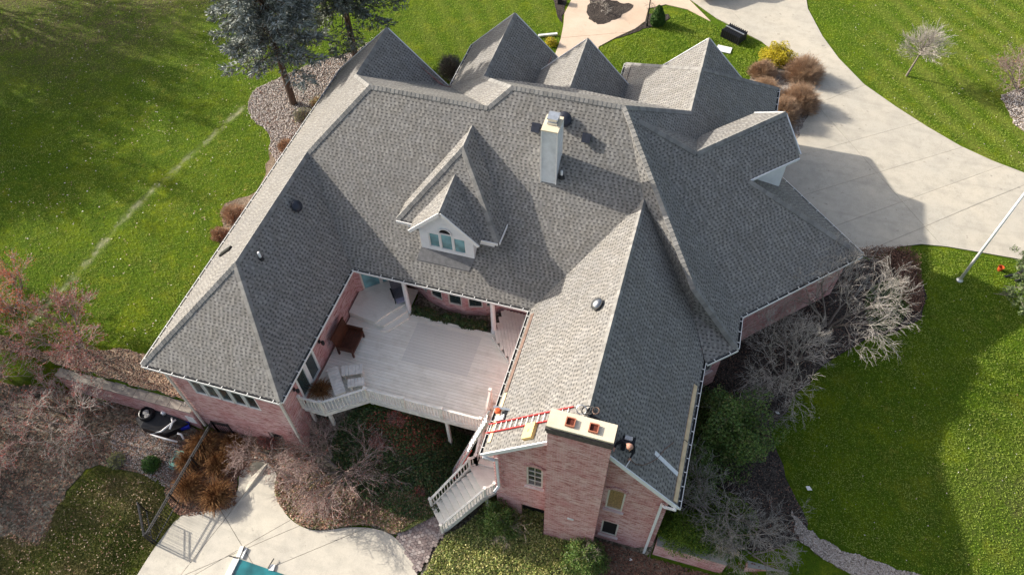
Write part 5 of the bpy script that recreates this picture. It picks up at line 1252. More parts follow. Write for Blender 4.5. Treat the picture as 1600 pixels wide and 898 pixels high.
def face_head(t, hd, fwd, up_, r, hair='hair'):
    f = fwd.normalized(); s_ = f.cross(up_).normalized(); u = s_.cross(f).normalized()
    m = MB(); n1_, n2_ = 14, 8
    for i in range(n2_+1):
        th = (i/n2_)*1.75
        for k in range(n1_):
            a = 2*math.pi*k/n1_; wob = 1+0.05*math.sin(5*a+th*4); m.v.append(hd + (u*math.cos(th) + (s_*math.cos(a)+f*math.sin(a))*math.sin(th))*r*1.13*wob - f*r*0.22)
    for i in range(n2_):
        for k in range(n1_): m.f.append([i*n1_+k, i*n1_+(k+1) % n1_, (i+1)*n1_+(k+1) % n1_, (i+1)*n1_+k])
    m.build('hair', hair, t, smooth_=True)
    MB().bar(hd+f*r*0.85-u*r*0.05, hd+f*r*1.25-u*r*0.30, r*0.28, r*0.35, up=tuple(u)).build('nose', 'skin', t)
    for s2 in (-1,1):
        MB().lathe(hd+s_*(s2*r*0.38)+f*r*0.86+u*r*0.12, [(r*0.02,-r*.08),(r*0.13,0),(r*0.02,r*.08)], 8, (s_,u,f)).build('eye', 'dark', t)
        MB().box(hd+s_*(s2*r*1.0)-u*r*0.05, (r*0.16,r*0.30,r*0.5), ax=(s_,f,u)).build('ear', 'skin', t)
    MB().box(hd+f*r*0.92-u*r*0.52, (r*0.5,r*0.06,r*0.10), ax=(s_,f,u)).build('mouth', 'rust', t)
face_head(p1_, hd+(hd-neck)*0.35, Vector((0.10,-0.75,-0.65)), Vector((0.05,-0.62,0.78)), 0.105, 'skin')
MB().box(pelv*0.35+chest*0.65+Vector((0.02,0.02,0.155)), (0.26,0.17,0.05), ax=(Vector((1,0,-.05)).normalized(),Vector((0.0,.96,-.27)),Vector((.05,.27,.96)))).build('shirt_patch', 'grey_cloth', p1_)
o = MB().bar(haL+Vector((0.02,-0.03,0.0)), rf(jp(977,729,-91.4),0.05), 0.03, 0.02).build('trim_piece', 'white', origin=tuple(haL)); tag(o, 'thin white trim piece held by the crouching worker at the roof edge', 'trim')
o = MB().tube([rf(jp(*q),0.03) for q in ((986,716,-91.9),(995,722,-92.5),(1006,724,-93.6),(1018,721,-95.0),(1026,716,-95.5),(1040,700,-96.5),(1052,692,-97.8))], 0.014, 6).build('air_line', 'rust', origin=tuple(rf(haL))); tag(o, 'thin reddish air line trailing from the worker across the dark slope', 'hose')
# second worker, kneeling under the pine at the right edge
g0 = hz(1594,436); ux = Vector((1,0.1,0)).normalized(); uy = Vector((-0.1,1,0)).normalized()
q = lambda a,b,c_: g0 + ux*a + uy*b + Vector((0,0,c_))
J = {'pelvis':(q(0.25,0.35,0.45),0.15),'waist':(q(0.30,0.48,0.62),0.135),'chest':(q(0.34,0.66,0.76),0.15),'neck':(q(0.34,0.86,0.83),0.06),'head':(q(0.33,0.98,0.86),0.10),'crown':(q(0.32,1.07,0.86),0.085),
 'shL':(q(0.16,0.74,0.76),0.075),'elL':(q(0.05,0.70,0.48),0.05),'wrL':(q(-0.05,0.62,0.28),0.034),'haL':(q(-0.07,0.58,0.20),0.038),'shR':(q(0.54,0.74,0.76),0.075),'elR':(q(0.62,0.78,0.48),0.05),'wrR':(q(0.52,0.86,0.25),0.034),'haR':(q(0.50,0.88,0.18),0.038),
 'hiL':(q(0.13,0.30,0.42),0.105),'knL':(q(-0.22,0.18,0.12),0.072),'ftL':(q(-0.62,0.02,0.08),0.055),'hiR':(q(0.38,0.30,0.42),0.105),'knR':(q(0.20,-0.02,0.12),0.072),'ftR':(q(-0.20,-0.16,0.08),0.055),'toeL':(q(-0.76,0.0,0.05),0.045),'toeR':(q(-0.34,-0.18,0.05),0.045)}
bn = [b for b in bn if not (b[0][1:2] in ('f','t') and len(b[0]) > 2 and b[0][0] in 'LR') and not (b[1][0] in 'LR' and b[1][1] in 'ft')]
add_fingers(J, bn, 'L', J['haL'][0], J['haL'][0]-J['elL'][0]); add_fingers(J, bn, 'R', J['haR'][0], J['haR'][0]-J['elR'][0])
p2_ = person('worker in black trousers and pale cap kneeling on the grass under the pine', J, bn, ['black_cloth','skin'], J['head'][0], 0.11, None, [J['haL'][0],J['haR'][0]], tuple(g0))
face_head(p2_, J['crown'][0], Vector((0,0.6,-0.8)), Vector((0,0.8,0.6)), 0.10, 'white')
# ---------------------------------------------------------------- vegetation
def unit(v): 
    n = math.sqrt(v[0]*v[0]+v[1]*v[1]+v[2]*v[2]) or 1.0
    return (v[0]/n, v[1]/n, v[2]/n)
def grow(p, d, L, r, maxlev, spread=0.7, up=0.05, nseg=4, kids=(4,4,4,3,3), shrink=0.62, wig=0.16, seed=0, rmin=0.006):
    """branching skeleton: list of (level, segment)"""
    rg = random.Random(seed); out = []; stack = [(tuple(p), unit(tuple(d)), L, r, 0)]
    while stack:
        p, d, L, r, lev = stack.pop(); rr_ = r
        pts = []
        for i in range(nseg):
            d = unit((d[0]+rg.gauss(0,wig), d[1]+rg.gauss(0,wig), d[2]+rg.gauss(0,wig)*0.7+up))
            q = (p[0]+d[0]*L/nseg, p[1]+d[1]*L/nseg, p[2]+d[2]*L/nseg); r2 = max(rmin*0.7, rr_*(1-0.45/nseg))
            out.append((lev, (*p, *q, rr_, r2))); p = q; rr_ = r2; pts.append((p, d, rr_))
        if lev < maxlev:
            k = kids[min(lev, len(kids)-1)]
            for j in range(k):
                q, dd, r3 = pts[min(nseg-1, 1+int(rg.random()*(nseg-1)))] if j > 0 else pts[-1]
                a = rg.uniform(0, 2*math.pi); s_ = spread*rg.uniform(0.6, 1.25)
                t = unit((dd[1]-dd[2]*0.3, -dd[0]+0.1, 0.3)); b = (dd[1]*t[2]-dd[2]*t[1], dd[2]*t[0]-dd[0]*t[2], dd[0]*t[1]-dd[1]*t[0]); b = unit(b)
                ca2, sa2 = math.cos(a), math.sin(a)
                nd = unit(tuple(dd[i]*math.cos(s_) + (t[i]*ca2+b[i]*sa2)*math.sin(s_) for i in range(3)))
                stack.append((q, nd, L*shrink*rg.uniform(0.75, 1.2), max(rmin, r3*0.62), lev+1))
    return out
def bare_tree(name, label, cat, base, H, stems, maxlev=4, spread=0.62, up=0.05, bark='bark', twig='twigpale', r=0.07, seed=1, lean=(0,0), kids=(5,5,4,4), tilt=0.6, shrink=0.62, group=None, leafcol=None, nleaf=0, leafs=0.06, wig=0.16, rmin=0.006):
    t = thing(name, label, cat, tuple(base), group); tr, tw = [], []; rg = random.Random(seed)
    for s_ in range(stems):
        a = 2*math.pi*(s_+rg.uniform(-.2,.2))/stems; k = tilt if stems > 1 else 0.05
        d = (math.cos(a)*k+lean[0], math.sin(a)*k+lean[1], 1.0)
        for lev, sg in grow(base + Vector((math.cos(a)*0.05*(stems > 1), math.sin(a)*0.05*(stems > 1), -0.05)), d, H*0.42, r, maxlev, spread, up, 4, kids, shrink, wig, seed*31+s_, rmin):
            (tr if lev <= 1 else tw).append(sg)
    seg_mesh('trunk', tr, bark, t, 6); seg_mesh('crown', tw, twig, t, 3)
    if nleaf:
        A = np.array(tw); ii = rng.integers(0, len(A), nleaf); P = A[ii,3:6]+rng.normal(0, 0.03, (nleaf,3)); leaf_mesh('foliage', P, leafs, leafcol, t)
    return t
def lump(D, k=3.0, seed=0):
    return 0.5*np.sin(D[:,0]*k*2.1+seed)*np.cos(D[:,1]*k*1.7+seed*2)+0.5*np.sin(D[:,2]*k*2.6+D[:,0]*k+seed*3)
def leafy(name, label, cat, base, R3, n, size, mat, seed=0, stem='bark', group=None, lumpy=0.22, lo=0.45, flat=0.0, squash=0.0, cone=False):
    """broadleaf or clipped shrub: leaves through the outer shell of an uneven dome, on a branching stem"""
    t = thing(name, label, cat, tuple(base), group)
    D = rng.normal(size=(n,3)); D[:,2] = np.abs(D[:,2])*1.1-0.25; D /= np.linalg.norm(D, axis=1)[:,None]
    rad = rng.uniform(lo**3, 1, n)**(1/3)*(1+lumpy*lump(D, 3.0, seed)+0.10*lump(D, 8.0, seed+1))
    P = D*rad[:,None]*np.array(R3)
    if cone:
        hgt = rng.uniform(0, 1, n)**1.3; a = rng.uniform(0, 2*math.pi, n); prof = np.sqrt(np.clip(1-hgt**1.7, 0, 1))*(0.85+0.15*np.sin(hgt*6)); rr_ = np.sqrt(rng.uniform(0.55, 1.0, n))
        P = np.column_stack([np.cos(a)*prof*rr_*R3[0], np.sin(a)*prof*rr_*R3[1], hgt*R3[2]-0.0]); P *= (1+0.05*lump(P, 6, seed))[:,None]
    P[:,2] += R3[2]*0.22 if not cone else 0.05
    keep = P[:,2] > 0.02; P = P[keep] + np.array(base)
    leaf_mesh('foliage', P, size, mat, t, flat)
    sg = [s for l, s in grow(base, (0,0,1), R3[2]*0.55, 0.035, 3, 0.8, 0.02, 3, (6,4,3), 0.7, 0.2, seed+5)]
    seg_mesh('stem', sg, stem, t, 4); return t
def twig_shrub(name, label, base, R3, n, mat, seed=0, group=None, lean=(0,0), r=0.0065, leafmat=None, nl=0):
    t = thing(name, label, 'shrub', tuple(base), group); rg = np.random.default_rng(seed); segs = []
    D = rg.normal(size=(n,3)); D[:,2] = np.abs(D[:,2])+0.12; D /= np.linalg.norm(D, axis=1)[:,None]; b = np.array(base)
    tips = []
    for i in range(n):
        e = D[i]*np.array(R3)*rg.uniform(0.78, 1.04)*(1+0.09*math.sin(D[i][0]*5+seed)*math.cos(D[i][1]*6+D[i][2]*4+seed)); e[0] += lean[0]*e[2]; e[1] += lean[1]*e[2]; m1 = e*0.35+np.array([0,0,abs(e[2])*0.15+0.05]); m2 = e*0.7+rg.normal(0, 0.03, 3)
        s0 = rg.normal(0, 0.05, 3)*np.array([1,1,0])
        for p, q, r0, r1 in ((s0, m1, r*1.6, r*1.2), (m1, m2, r*1.2, r), (m2, e, r, r*0.7)): segs.append((*(b+p), *(b+q), r0, r1))
        for k in range(3):
            f = e*rg.uniform(0.55, 0.9)+rg.normal(0, 0.02, 3); g = f+ (D[i]*np.array(R3)*0.18 + rg.normal(0, 0.07, 3)*np.array(R3)); segs.append((*(b+f), *(b+g), r*0.8, r*0.6)); tips.append(b+g)
    seg_mesh('stems', segs, mat, t, 3)
    if nl: T = np.array(tips); leaf_mesh('foliage', T[rg.integers(0, len(T), nl)]+rg.normal(0, .03, (nl,3)), 0.05, leafmat, t)
    return t
def grass_clump(label, base, rad, hgt, n, mat, seed, group=None, cat='ornamental grass'):
    t = thing('ornamental_grass', label, cat, tuple(base), group); rg = np.random.default_rng(seed); b = np.array(base); segs = []
    for i in range(n):
        a = rg.uniform(0, 2*math.pi); k = rg.uniform(0.15, 1.0); h = hgt*rg.uniform(0.6, 1.0)*(1-0.35*k); o_ = np.array([math.cos(a), math.sin(a), 0]); s0 = b+o_*rg.uniform(0, 0.16)
        pts = [s0, s0+o_*rad*k*0.3+np.array([0,0,h*0.6]), s0+o_*rad*k*0.68+np.array([0,0,h*0.95]), s0+o_*rad*k+np.array([0,0,h*(0.85-0.5*k*rg.uniform(0,1))])]
        for j in range(3): segs.append((*pts[j], *pts[j+1], (0.013,0.010,0.008)[j], (0.010,0.008,0.003)[j]))
    seg_mesh('blades', segs, mat, t, 3); return t
MT['spruceneedle'] = island('blue_spruce_needles', [(0.09,0.105,0.075), (0.19,0.21,0.17), (0.31,0.335,0.30), (0.44,0.46,0.44)], 0.8)
MT['spruceneedle2'] = island('darker_spruce_needles', [(0.06,0.075,0.045), (0.12,0.14,0.095), (0.20,0.22,0.18), (0.29,0.31,0.29)], 0.8)
MT['pineneedle'] = island('pine_needles', [(0.05,0.075,0.03), (0.11,0.15,0.06), (0.20,0.24,0.11)], 0.8)
MT['arb'] = island('evergreen_scale', [(0.018,0.05,0.010), (0.035,0.095,0.014), (0.075,0.15,0.02)], 0.7)
MT['holly'] = island('broadleaf_green', [(0.025,0.06,0.016), (0.065,0.13,0.026), (0.14,0.22,0.05), (0.10,0.16,0.035), (0.20,0.19,0.07)], 0.45, 0.15)
MT['lime'] = island('lime_leaf', [(0.04,0.10,0.012), (0.12,0.20,0.02), (0.22,0.28,0.03)], 0.6, 0.2)
MT['gold'] = island('gold_leaf', [(0.20,0.19,0.02), (0.50,0.40,0.02), (0.70,0.58,0.03), (0.36,0.30,0.05)], 0.6, 0.2)
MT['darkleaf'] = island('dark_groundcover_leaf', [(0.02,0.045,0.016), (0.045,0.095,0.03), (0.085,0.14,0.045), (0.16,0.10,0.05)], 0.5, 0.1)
MT['ivy'] = island('ivy_leaf', [(0.08,0.13,0.03), (0.20,0.26,0.06), (0.38,0.41,0.12), (0.60,0.52,0.22), (0.24,0.27,0.07)], 0.55, 0.1)
MT['ivyred'] = island('autumn_groundcover_leaf', [(0.12,0.16,0.06), (0.26,0.27,0.11), (0.50,0.33,0.25), (0.68,0.48,0.37), (0.42,0.17,0.13), (0.18,0.20,0.07)], 0.6, 0.1)
MT['redleaf'] = island('red_autumn_leaf', [(0.20,0.035,0.03), (0.36,0.07,0.055), (0.45,0.16,0.11)], 0.7, 0.2)
MT['orangeleaf'] = island('orange_autumn_leaf', [(0.45,0.08,0.03), (0.62,0.17,0.06), (0.55,0.26,0.12)], 0.7, 0.2)
MT['fallen'] = island('fallen_leaf', [(0.60,0.55,0.46), (0.42,0.30,0.19), (0.70,0.66,0.60), (0.30,0.15,0.09), (0.52,0.40,0.28)], 0.8)
MT['fallenwarm'] = island('fallen_tan_leaf', [(0.30,0.20,0.12), (0.40,0.29,0.18), (0.46,0.36,0.26), (0.22,0.11,0.07), (0.15,0.08,0.05)], 0.8)
MT['fallendark'] = island('fallen_brown_leaf', [(0.12,0.055,0.04), (0.20,0.10,0.07), (0.30,0.18,0.12), (0.08,0.04,0.03)], 0.9)
MT['stone'] = island('river_stone', [(0.22,0.19,0.17), (0.38,0.34,0.31), (0.55,0.50,0.46), (0.30,0.24,0.20)], 0.8)
MT['rustgrass'] = island('rusty_grass', [(0.09,0.03,0.012), (0.22,0.10,0.035), (0.42,0.24,0.10), (0.15,0.055,0.02)], 0.8)
def spruce(label, base, H, Rm, mat, seed, bare=3.0, lean=(0,0), group=None, name='spruce_tree', dens=95):
    t = thing(name, label, 'spruce', tuple(base), group); rg = np.random.default_rng(seed); b = np.array(base)
    tr = []; n_ = 10
    for i in range(n_): z0, z1 = H*i/n_, H*(i+1)/n_; tr.append((b[0]+lean[0]*z0, b[1]+lean[1]*z0, b[2]+z0-0.1, b[0]+lean[0]*z1, b[1]+lean[1]*z1, b[2]+z1, 0.21*(1-i/n_)+0.02, 0.21*(1-(i+1)/n_)+0.02))
    NP = []; ND = []; z = bare
    while z < H-0.2:
        k = (z-bare)/(H-bare); prof = Rm*min(1.0, 0.70+0.9*k)*(1-k)**0.75 if k > 0 else Rm
        m = rg.integers(6, 9); a0 = rg.uniform(0, 6.28)
        for j in range(m):
            a = a0+2*math.pi*j/m+rg.normal(0, 0.18); L = prof*rg.uniform(0.65, 1.12)+0.15; o_ = np.array([math.cos(a), math.sin(a), 0]); s_ = np.array([-o_[1], o_[0], 0])
            root = b+np.array([lean[0]*z, lean[1]*z, z]); el = rg.uniform(-0.28, 0.02); tip = root+o_*L+np.array([0,0,L*el]); mid = root+o_*L*0.5+np.array([0,0,L*el*0.5-0.10*L])
            tr.append((*root, *mid, 0.035, 0.022)); tr.append((*mid, *tip, 0.022, 0.008))
            c = int(dens*L/2.4)+6; u = rg.uniform(0.22, 1.0, c)**0.75; w = (0.10+0.30*(1-np.abs(u-0.55)))*L*0.42; lat = rg.uniform(-1, 1, c)*w
            P = root[None]+(mid-root)[None]*np.minimum(u,0.5)[:,None]*2+(tip-mid)[None]*np.maximum(u-0.5,0)[:,None]*2+s_[None]*lat[:,None]+np.array([0,0,1])*(-np.abs(lat)*0.25+rg.normal(0,0.05,c))[:,None]
            NP.append(P); d = o_[None]*0.8+s_[None]*np.sign(lat)[:,None]*0.7+rg.normal(0, 0.25, (c,3)); ND.append(d)
        z += 0.34*rg.uniform(0.8, 1.2)
    seg_mesh('trunk', tr, 'barkdark', t, 5)
    P = np.vstack(NP); D = np.vstack(ND); D /= np.linalg.norm(D, axis=1)[:,None]; n = len(P)
    # each spray: 3 short needle blades fanned about its axis
    Ps, As = [], []
    for k in range(3):
        d = D+rg.normal(0, 0.35, (n,3)); d /= np.linalg.norm(d, axis=1)[:,None]; Ps.append(P+rg.normal(0, 0.05, (n,3))); As.append(d)
    P = np.vstack(Ps); D = np.vstack(As); n = len(P); L = rg.uniform(0.13, 0.27, n)[:,None]; w = np.cross(D, rg.normal(size=(n,3))); w /= np.linalg.norm(w, axis=1)[:,None]; w *= 0.035
    v = np.stack([P-w, P-D*0-w*0+D*L*0.0+w, P+D*L+w*0.5, P+D*L-w*0.5], 1).reshape(-1,3); f = np.arange(4*n, dtype=np.int32)
    me = bpy.data.meshes.new('crown'); me.vertices.add(4*n); me.vertices.foreach_set('co', (v-np.array(BASE[t])).ravel()); me.loops.add(4*n); me.loops.foreach_set('vertex_index', f); me.polygons.add(n)
    me.polygons.foreach_set('loop_start', np.arange(0, 4*n, 4)); me.polygons.foreach_set('loop_total', np.full(n, 4)); me.materials.append(MT[mat]); me.update(calc_edges=True)
    o = bpy.data.objects.new('crown', me); C.objects.link(o); o.parent = t; return t
hb_ = lambda px, py, dz=0.0: hz(px, py, dz)
spruce('blue spruce with a bare lower trunk standing in the rock bed, left of the pair', hb_(459,163), 16, 3.6, 'spruceneedle', 3, 4.4, group=None, dens=80)
spruce('darker blue spruce behind the corner gable at the top of the rock bed', hb_(556,92), 16, 3.6, 'spruceneedle2', 8, 4.0, dens=75)
# trees standing beyond the left edge, whose shade falls on the lawn
for i,(x,y,H) in enumerate(((-205,134,16),(-214,108,16),(-196,84,10))):
    bare_tree('shade_tree', ['tall half bare tree outside the left edge by the upper lawn','tallest half bare tree far outside the left edge','smallest half bare tree outside the left edge above the red saplings'][i], 'tree', Wg(x,y), H, 4, 4, 0.55, 0.05, r=0.2, seed=60+i, kids=(7,6,5,4), shrink=0.62, twig='twiggrey', rmin=0.03, tilt=0.45, nleaf=1500, leafs=0.30, leafcol='fallendark')
# pine at the right edge
pb_ = Wg(*G(1603, 478))
t = thing('pine_tree', 'open pine with pale green needle tufts at the right edge', 'pine', tuple(pb_)); sg = []; NP = []
rg = np.random.default_rng(5); b = np.array(pb_)
for i in range(6): sg.append((b[0],b[1],b[2]+i*0.8,b[0],b[1],b[2]+(i+1)*0.8,0.13*(1-i/9),0.13*(1-(i+1)/9)))
for i in range(46):
    z = rg.uniform(0.5, 4.6); a = rg.uniform(0, 6.28) if i > 14 else rg.uniform(1.6, 3.9); L = (2.1*(1-z/6.5))*rg.uniform(0.7, 1.1); o_ = np.array([math.cos(a), math.sin(a), rg.uniform(-0.05, 0.3)]); root = b+np.array([0,0,z]); tip = root+o_*L
    sg.append((*root, *tip, 0.03, 0.01))
    for k in range(7):
        u = rg.uniform(0.4, 1); c = root+o_*L*u; e = c+rg.normal(0, 0.22, 3)+np.array([0,0,0.06]); sg.append((*c, *e, 0.012, 0.006)); NP.append(e+rg.normal(0, 0.075, (42,3)))
seg_mesh('trunk', sg, 'bark', t, 5); NP = np.vstack(NP); leaf_mesh('crown', NP, 0.17, 'pineneedle', t, aspect=0.22)
# bare trees near the house
bare_tree('bare_tree', 'pale bare multi-stemmed tree against the garage wall, upper one of two', 'tree', Wg(29.8,85.8), 5.0, 5, 4, 0.60, 0.03, seed=11, r=0.06, tilt=0.6, kids=(6,5,5,4), twig='twigpale', lean=(-0.04,0.04), rmin=0.005)
bare_tree('bare_tree', 'pale bare spreading tree over dark mulch below the garage wall, lower one of two', 'tree', Wg(23.5,74.0), 4.1, 6, 4, 0.62, 0.02, seed=13, r=0.05, tilt=0.65, kids=(6,5,4,4), twig='twigpale', lean=(-0.03,0.0), rmin=0.005)
bare_tree('bare_tree', 'thin grey bare tree leaning out over mulch beside the bay', 'tree', Wg(19.5,65.5), 2.4, 4, 3, 0.7, 0.0, seed=14, r=0.03, tilt=0.9, kids=(5,5,4), twig='twiggrey')
bare_tree('bare_tree', 'tangled grey bare tree right of the gable corner, in shade', 'tree', Wg(16.8,48.5), 4.2, 5, 4, 0.68, 0.01, seed=17, r=0.06, tilt=0.6, kids=(6,5,4,4), twig='twiggrey', wig=0.2, rmin=0.0055)
bare_tree('bare_tree', 'smaller grey bare tree at the gravel strip beside the shaded lawn', 'tree', Wg(22.5,44.5), 2.4, 4, 4, 0.7, 0.0, seed=19, r=0.045, tilt=0.7, kids=(5,5,4,3), twig='twiggrey')
bare_tree('bare_tree', 'wide bare maple with pinkish grey branches in front of the deck', 'tree', Wg(-45.0,41.0), 3.3, 9, 4, 0.50, -0.02, seed=23, r=0.08, tilt=1.25, kids=(7,6,4,3), twig='twigred', lean=(0.35,0.0), shrink=0.68, nleaf=1200, leafs=0.06, leafcol='redleaf', rmin=0.0065)
bare_tree('bare_tree', 'low pale bare shrub tree by the terrace end against the house corner', 'tree', Wg(-57.0,39.5), 2.9, 5, 4, 0.6, 0.0, seed=29, r=0.04, tilt=0.95, kids=(5,5,4,3), twig='twigred', lean=(-0.15,-0.05))
lbl = ['red budded bare tree over the left end of the retaining wall','red budded bare tree at the left edge below the retaining wall','pale limbed bare tree with red buds nearest the pump gear','red budded bare tree at the bottom left corner of the leaf bed','red budded bare tree above the wall at the left edge of the lawn']
for i,(x,y,H,nl) in enumerate(((-99,47.5,3.8,3600),(-113,34,5.0,3400),(-95,35.5,3.9,2600),(-104,24,4.4,2600),(-116,51,3.9,5200))):
    bare_tree('bare_tree', lbl[i], 'tree', Wg(x,y), H, 5, 4, 0.62, 0.01, seed=40+i, r=0.055, tilt=0.8, kids=(6,5,4,4), twig='twigred' if i != 2 else 'twigpale', nleaf=nl, leafs=0.065, leafcol='redleaf' if i != 4 else 'orangeleaf', rmin=0.0065)
tb_ = Wg(*G(1416,119)); t = thing('young_tree', 'small round-headed bare tree alone on the front lawn', 'tree', tuple(tb_)); b = np.array(tb_); rg = np.random.default_rng(51)
tr = [(*(b+np.array([0.04*i,0,0.42*i-0.05])), *(b+np.array([0.04*(i+1),0,0.42*(i+1)-0.05])), 0.075-0.008*i, 0.067-0.008*i) for i in range(4)]; hub = b+np.array([0.16,0,1.6]); cw = []
for i in range(64):
    a_ = rg.uniform(0,6.28); el_ = rg.uniform(0.05,1.45); d_0 = (math.cos(a_)*math.cos(el_), math.sin(a_)*math.cos(el_), math.sin(el_))
    for lev, sg in grow(hub+np.array([0,0,rg.uniform(-0.1,0.5)]), d_0, 1.0*rg.uniform(0.8,1.15), 0.020, 2, 0.45, 0.03, 4, (7,4), 0.5, 0.09, 500+i, 0.007): cw.append(sg)
seg_mesh('trunk', tr, 'bark', t, 8); seg_mesh('crown', cw, 'twigpale', t, 3)
bare_tree('redbud_tree', 'reddish bare tree beside the gravel at the right edge', 'tree', Wg(*G(1592,140)), 3.6, 5, 4, 0.62, 0.0, seed=53, r=0.05, tilt=0.85, kids=(6,5,4,4), twig='twigred', nleaf=600, leafs=0.05, leafcol='redleaf')
for i,(x,y,H) in enumerate(((-121,20,6.5),(-128,42,5.5))):
    bare_tree('bare_tree', ['larger bare tree just beyond the lower left corner','bare tree just beyond the left edge below the wall line'][i], 'tree', Wg(x,y), H, 5, 4, 0.6, 0.02, seed=200+i, r=0.08, tilt=0.7, kids=(6,6,5,4), twig='twigred', nleaf=3500, leafs=0.09, leafcol='redleaf', rmin=0.010)
bare_tree('young_tree', 'tiny bare weeping sapling in the dark island bed', 'tree', hb_(941,17), 1.3, 4, 3, 0.5, -0.06, seed=55, r=0.018, tilt=0.8, kids=(5,4,3), twig='twigpale')
# shrubs along the front drive
leafy('golden_shrub', 'bright yellow shrub at the corner of the driveway', 'shrub', hb_(1212,98), (1.0,0.8,1.05), 11000, 0.07, 'gold', 3, lumpy=0.38)
leafy('golden_shrub', 'small yellow shrub by the entrance walk under the offcut', 'shrub', hb_(861,70), (0.42,0.36,0.42), 1500, 0.06, 'gold', 4, lumpy=0.3)
sh = [((1252,122),(1.35,1.15,1.5),'large rounded brown twiggy shrub beside the yellow shrub'),((1246,168),(1.35,1.15,1.6),'rounded brown twiggy shrub at the drive edge, middle one'),((1216,188),(1.2,1.1,1.6),'brown twiggy shrub partly behind the garage gable tip'),((1190,118),(0.95,0.8,1.0),'low brown shrub between lawn and yellow shrub'),((1192,148),(1.1,1.0,1.1),'pale brown twiggy shrub above the garage eave corner')]
for i,(p,r3,lb) in enumerate(sh):
    twig_shrub('twiggy_shrub', lb, hb_(*p), r3, 1300, 'twigbrown', 70+i, 'brown shrubs along the garage drive', leafmat=MT['rustgrass'], nl=500)
leafy('clipped_evergreen', 'dense green cone evergreen beside the lamp post', 'evergreen', hb_(1027,38), (0.52,0.52,1.35), 9000, 0.075, 'arb', 7, cone=True)
twig_shrub('twiggy_shrub', 'dark upright shrub between the two front gables', hb_(706,118), (0.9,0.8,1.5), 800, 'twiggrey', 81, leafmat='darkleaf', nl=2600)
for i,(p,r3,lb) in enumerate((((478,186),(0.8,0.6,0.7),'olive brown shrub close under the west eave near the spruce trunk'),((449,232),(0.55,0.55,0.6),'brown twiggy shrub at the west eave below the rock bed'),((367,338),(0.75,0.75,0.7),'brown twiggy shrub against the west eave halfway down'),((344,368),(0.5,0.5,0.5),'smallest twiggy shrub at the west eave'),((500,165),(0.6,0.5,0.6),'yellowing shrub tight under the west eave'))):
    twig_shrub('twiggy_shrub', lb, hb_(*p), r3, 520, 'twigbrown' if i != 0 else 'twiggrey', 90+i, 'shrubs along the west wall', leafmat='ivy' if i in (0,4) else MT['rustgrass'], nl=900)
# evergreen broadleaf shrubs east side
leafy('evergreen_shrub', 'tall broad evergreen shrub beyond the bay window', 'shrub', Wg(14.8,60.5), (1.85,1.7,2.5), 24000, 0.095, 'holly', 11, lumpy=0.48, lo=0.3)
leafy('evergreen_shrub', 'dark evergreen shrub squeezed against the east wing wall', 'shrub', Wg(11.0,54.5), (1.1,1.6,2.0), 9000, 0.085, 'holly', 12)
leafy('evergreen_shrub', 'low lime green shrub beside the gable corner', 'shrub', Wg(12.0,44.5), (1.25,0.95,0.85), 11000, 0.06, 'lime', 13, lumpy=0.3)
leafy('evergreen_shrub', 'green shrub spreading between the grey bare tree and the wall', 'shrub', Wg(16.5,45.5), (1.3,1.0,0.75), 10000, 0.06, 'holly', 14, lumpy=0.3)
leafy('evergreen_shrub', 'small lime green shrub spilling over the slabs at the bottom', 'shrub', Wg(20.3,42.2), (0.6,0.5,0.55), 4200, 0.055, 'lime', 15)
leafy('evergreen_shrub', 'deep green shrub at the foot of the brick chimney', 'shrub', Wg(-1.8,38.2), (0.95,0.8,1.35), 9000, 0.07, 'holly', 16, lumpy=0.35)
leafy('evergreen_shrub', 'green climber and shrub at the foot of the stair downspout', 'shrub', Wg(-16.6,39.8), (0.85,0.75,1.6), 9500, 0.07, 'holly', 18, lumpy=0.35)
leafy('ball_shrub', 'round green shrub by the hose on the gravel', 'shrub', hb_(238,727), (0.42,0.42,0.5), 5000, 0.05, 'arb', 17, lumpy=0.12)
twig_shrub('twiggy_shrub', 'dull olive round shrub left of the green ball shrub', hb_(184,720), (0.42,0.42,0.42), 420, 'twiggrey', 101, leafmat='ivy', nl=1400)
for i,(p,r3,lb,mt) in enumerate((((655,768),(0.40,0.36,0.4),'round dark red shrub in the shaded ivy near the stairs','redleaf'),((620,655),(0.5,0.4,0.5),'red leaved shrub below the deck railing','redleaf'),((590,690),(0.45,0.4,0.5),'deep red shrub among the bare maple branches','redleaf'),((420,690),(0.5,0.4,0.5),'red leaved shrub at the terrace end by the downspout','redleaf'))):
    twig_shrub('red_shrub', lb, hb_(*p), r3, 260, 'twigred', 110+i, leafmat=mt, nl=900)
gp = [((322,700),1.0,'tallest rusty grass clump beside the fence'),((300,765),0.9,'rusty grass clump at the terrace corner, left one'),((342,780),1.0,'broad rusty grass clump at the terrace edge'),((345,730),0.85,'rusty grass clump in the middle of the bed'),((300,722),0.8,'small rusty grass clump touching the fence'),((365,695),0.7,'rusty grass clump close to the brick wall')]
for i,(p,k,lb) in enumerate(gp): grass_clump(lb, hb_(*p), 0.95*k, 1.05*k, 750, 'rustgrass', 120+i, 'rusty ornamental grasses by the pool fence')
t = grass_clump('rusty grass growing out at the end of the longer deck bench', W(-49.6,48.6,DZ+0.05), 0.62, 0.6, 500, 'rustgrass', 140)
MB().lathe(W(-49.6,48.6,DZ), [(0.17,0),(0.22,0.25),(0.19,0.25)], 14).build('planter_pot', 'bench', t)
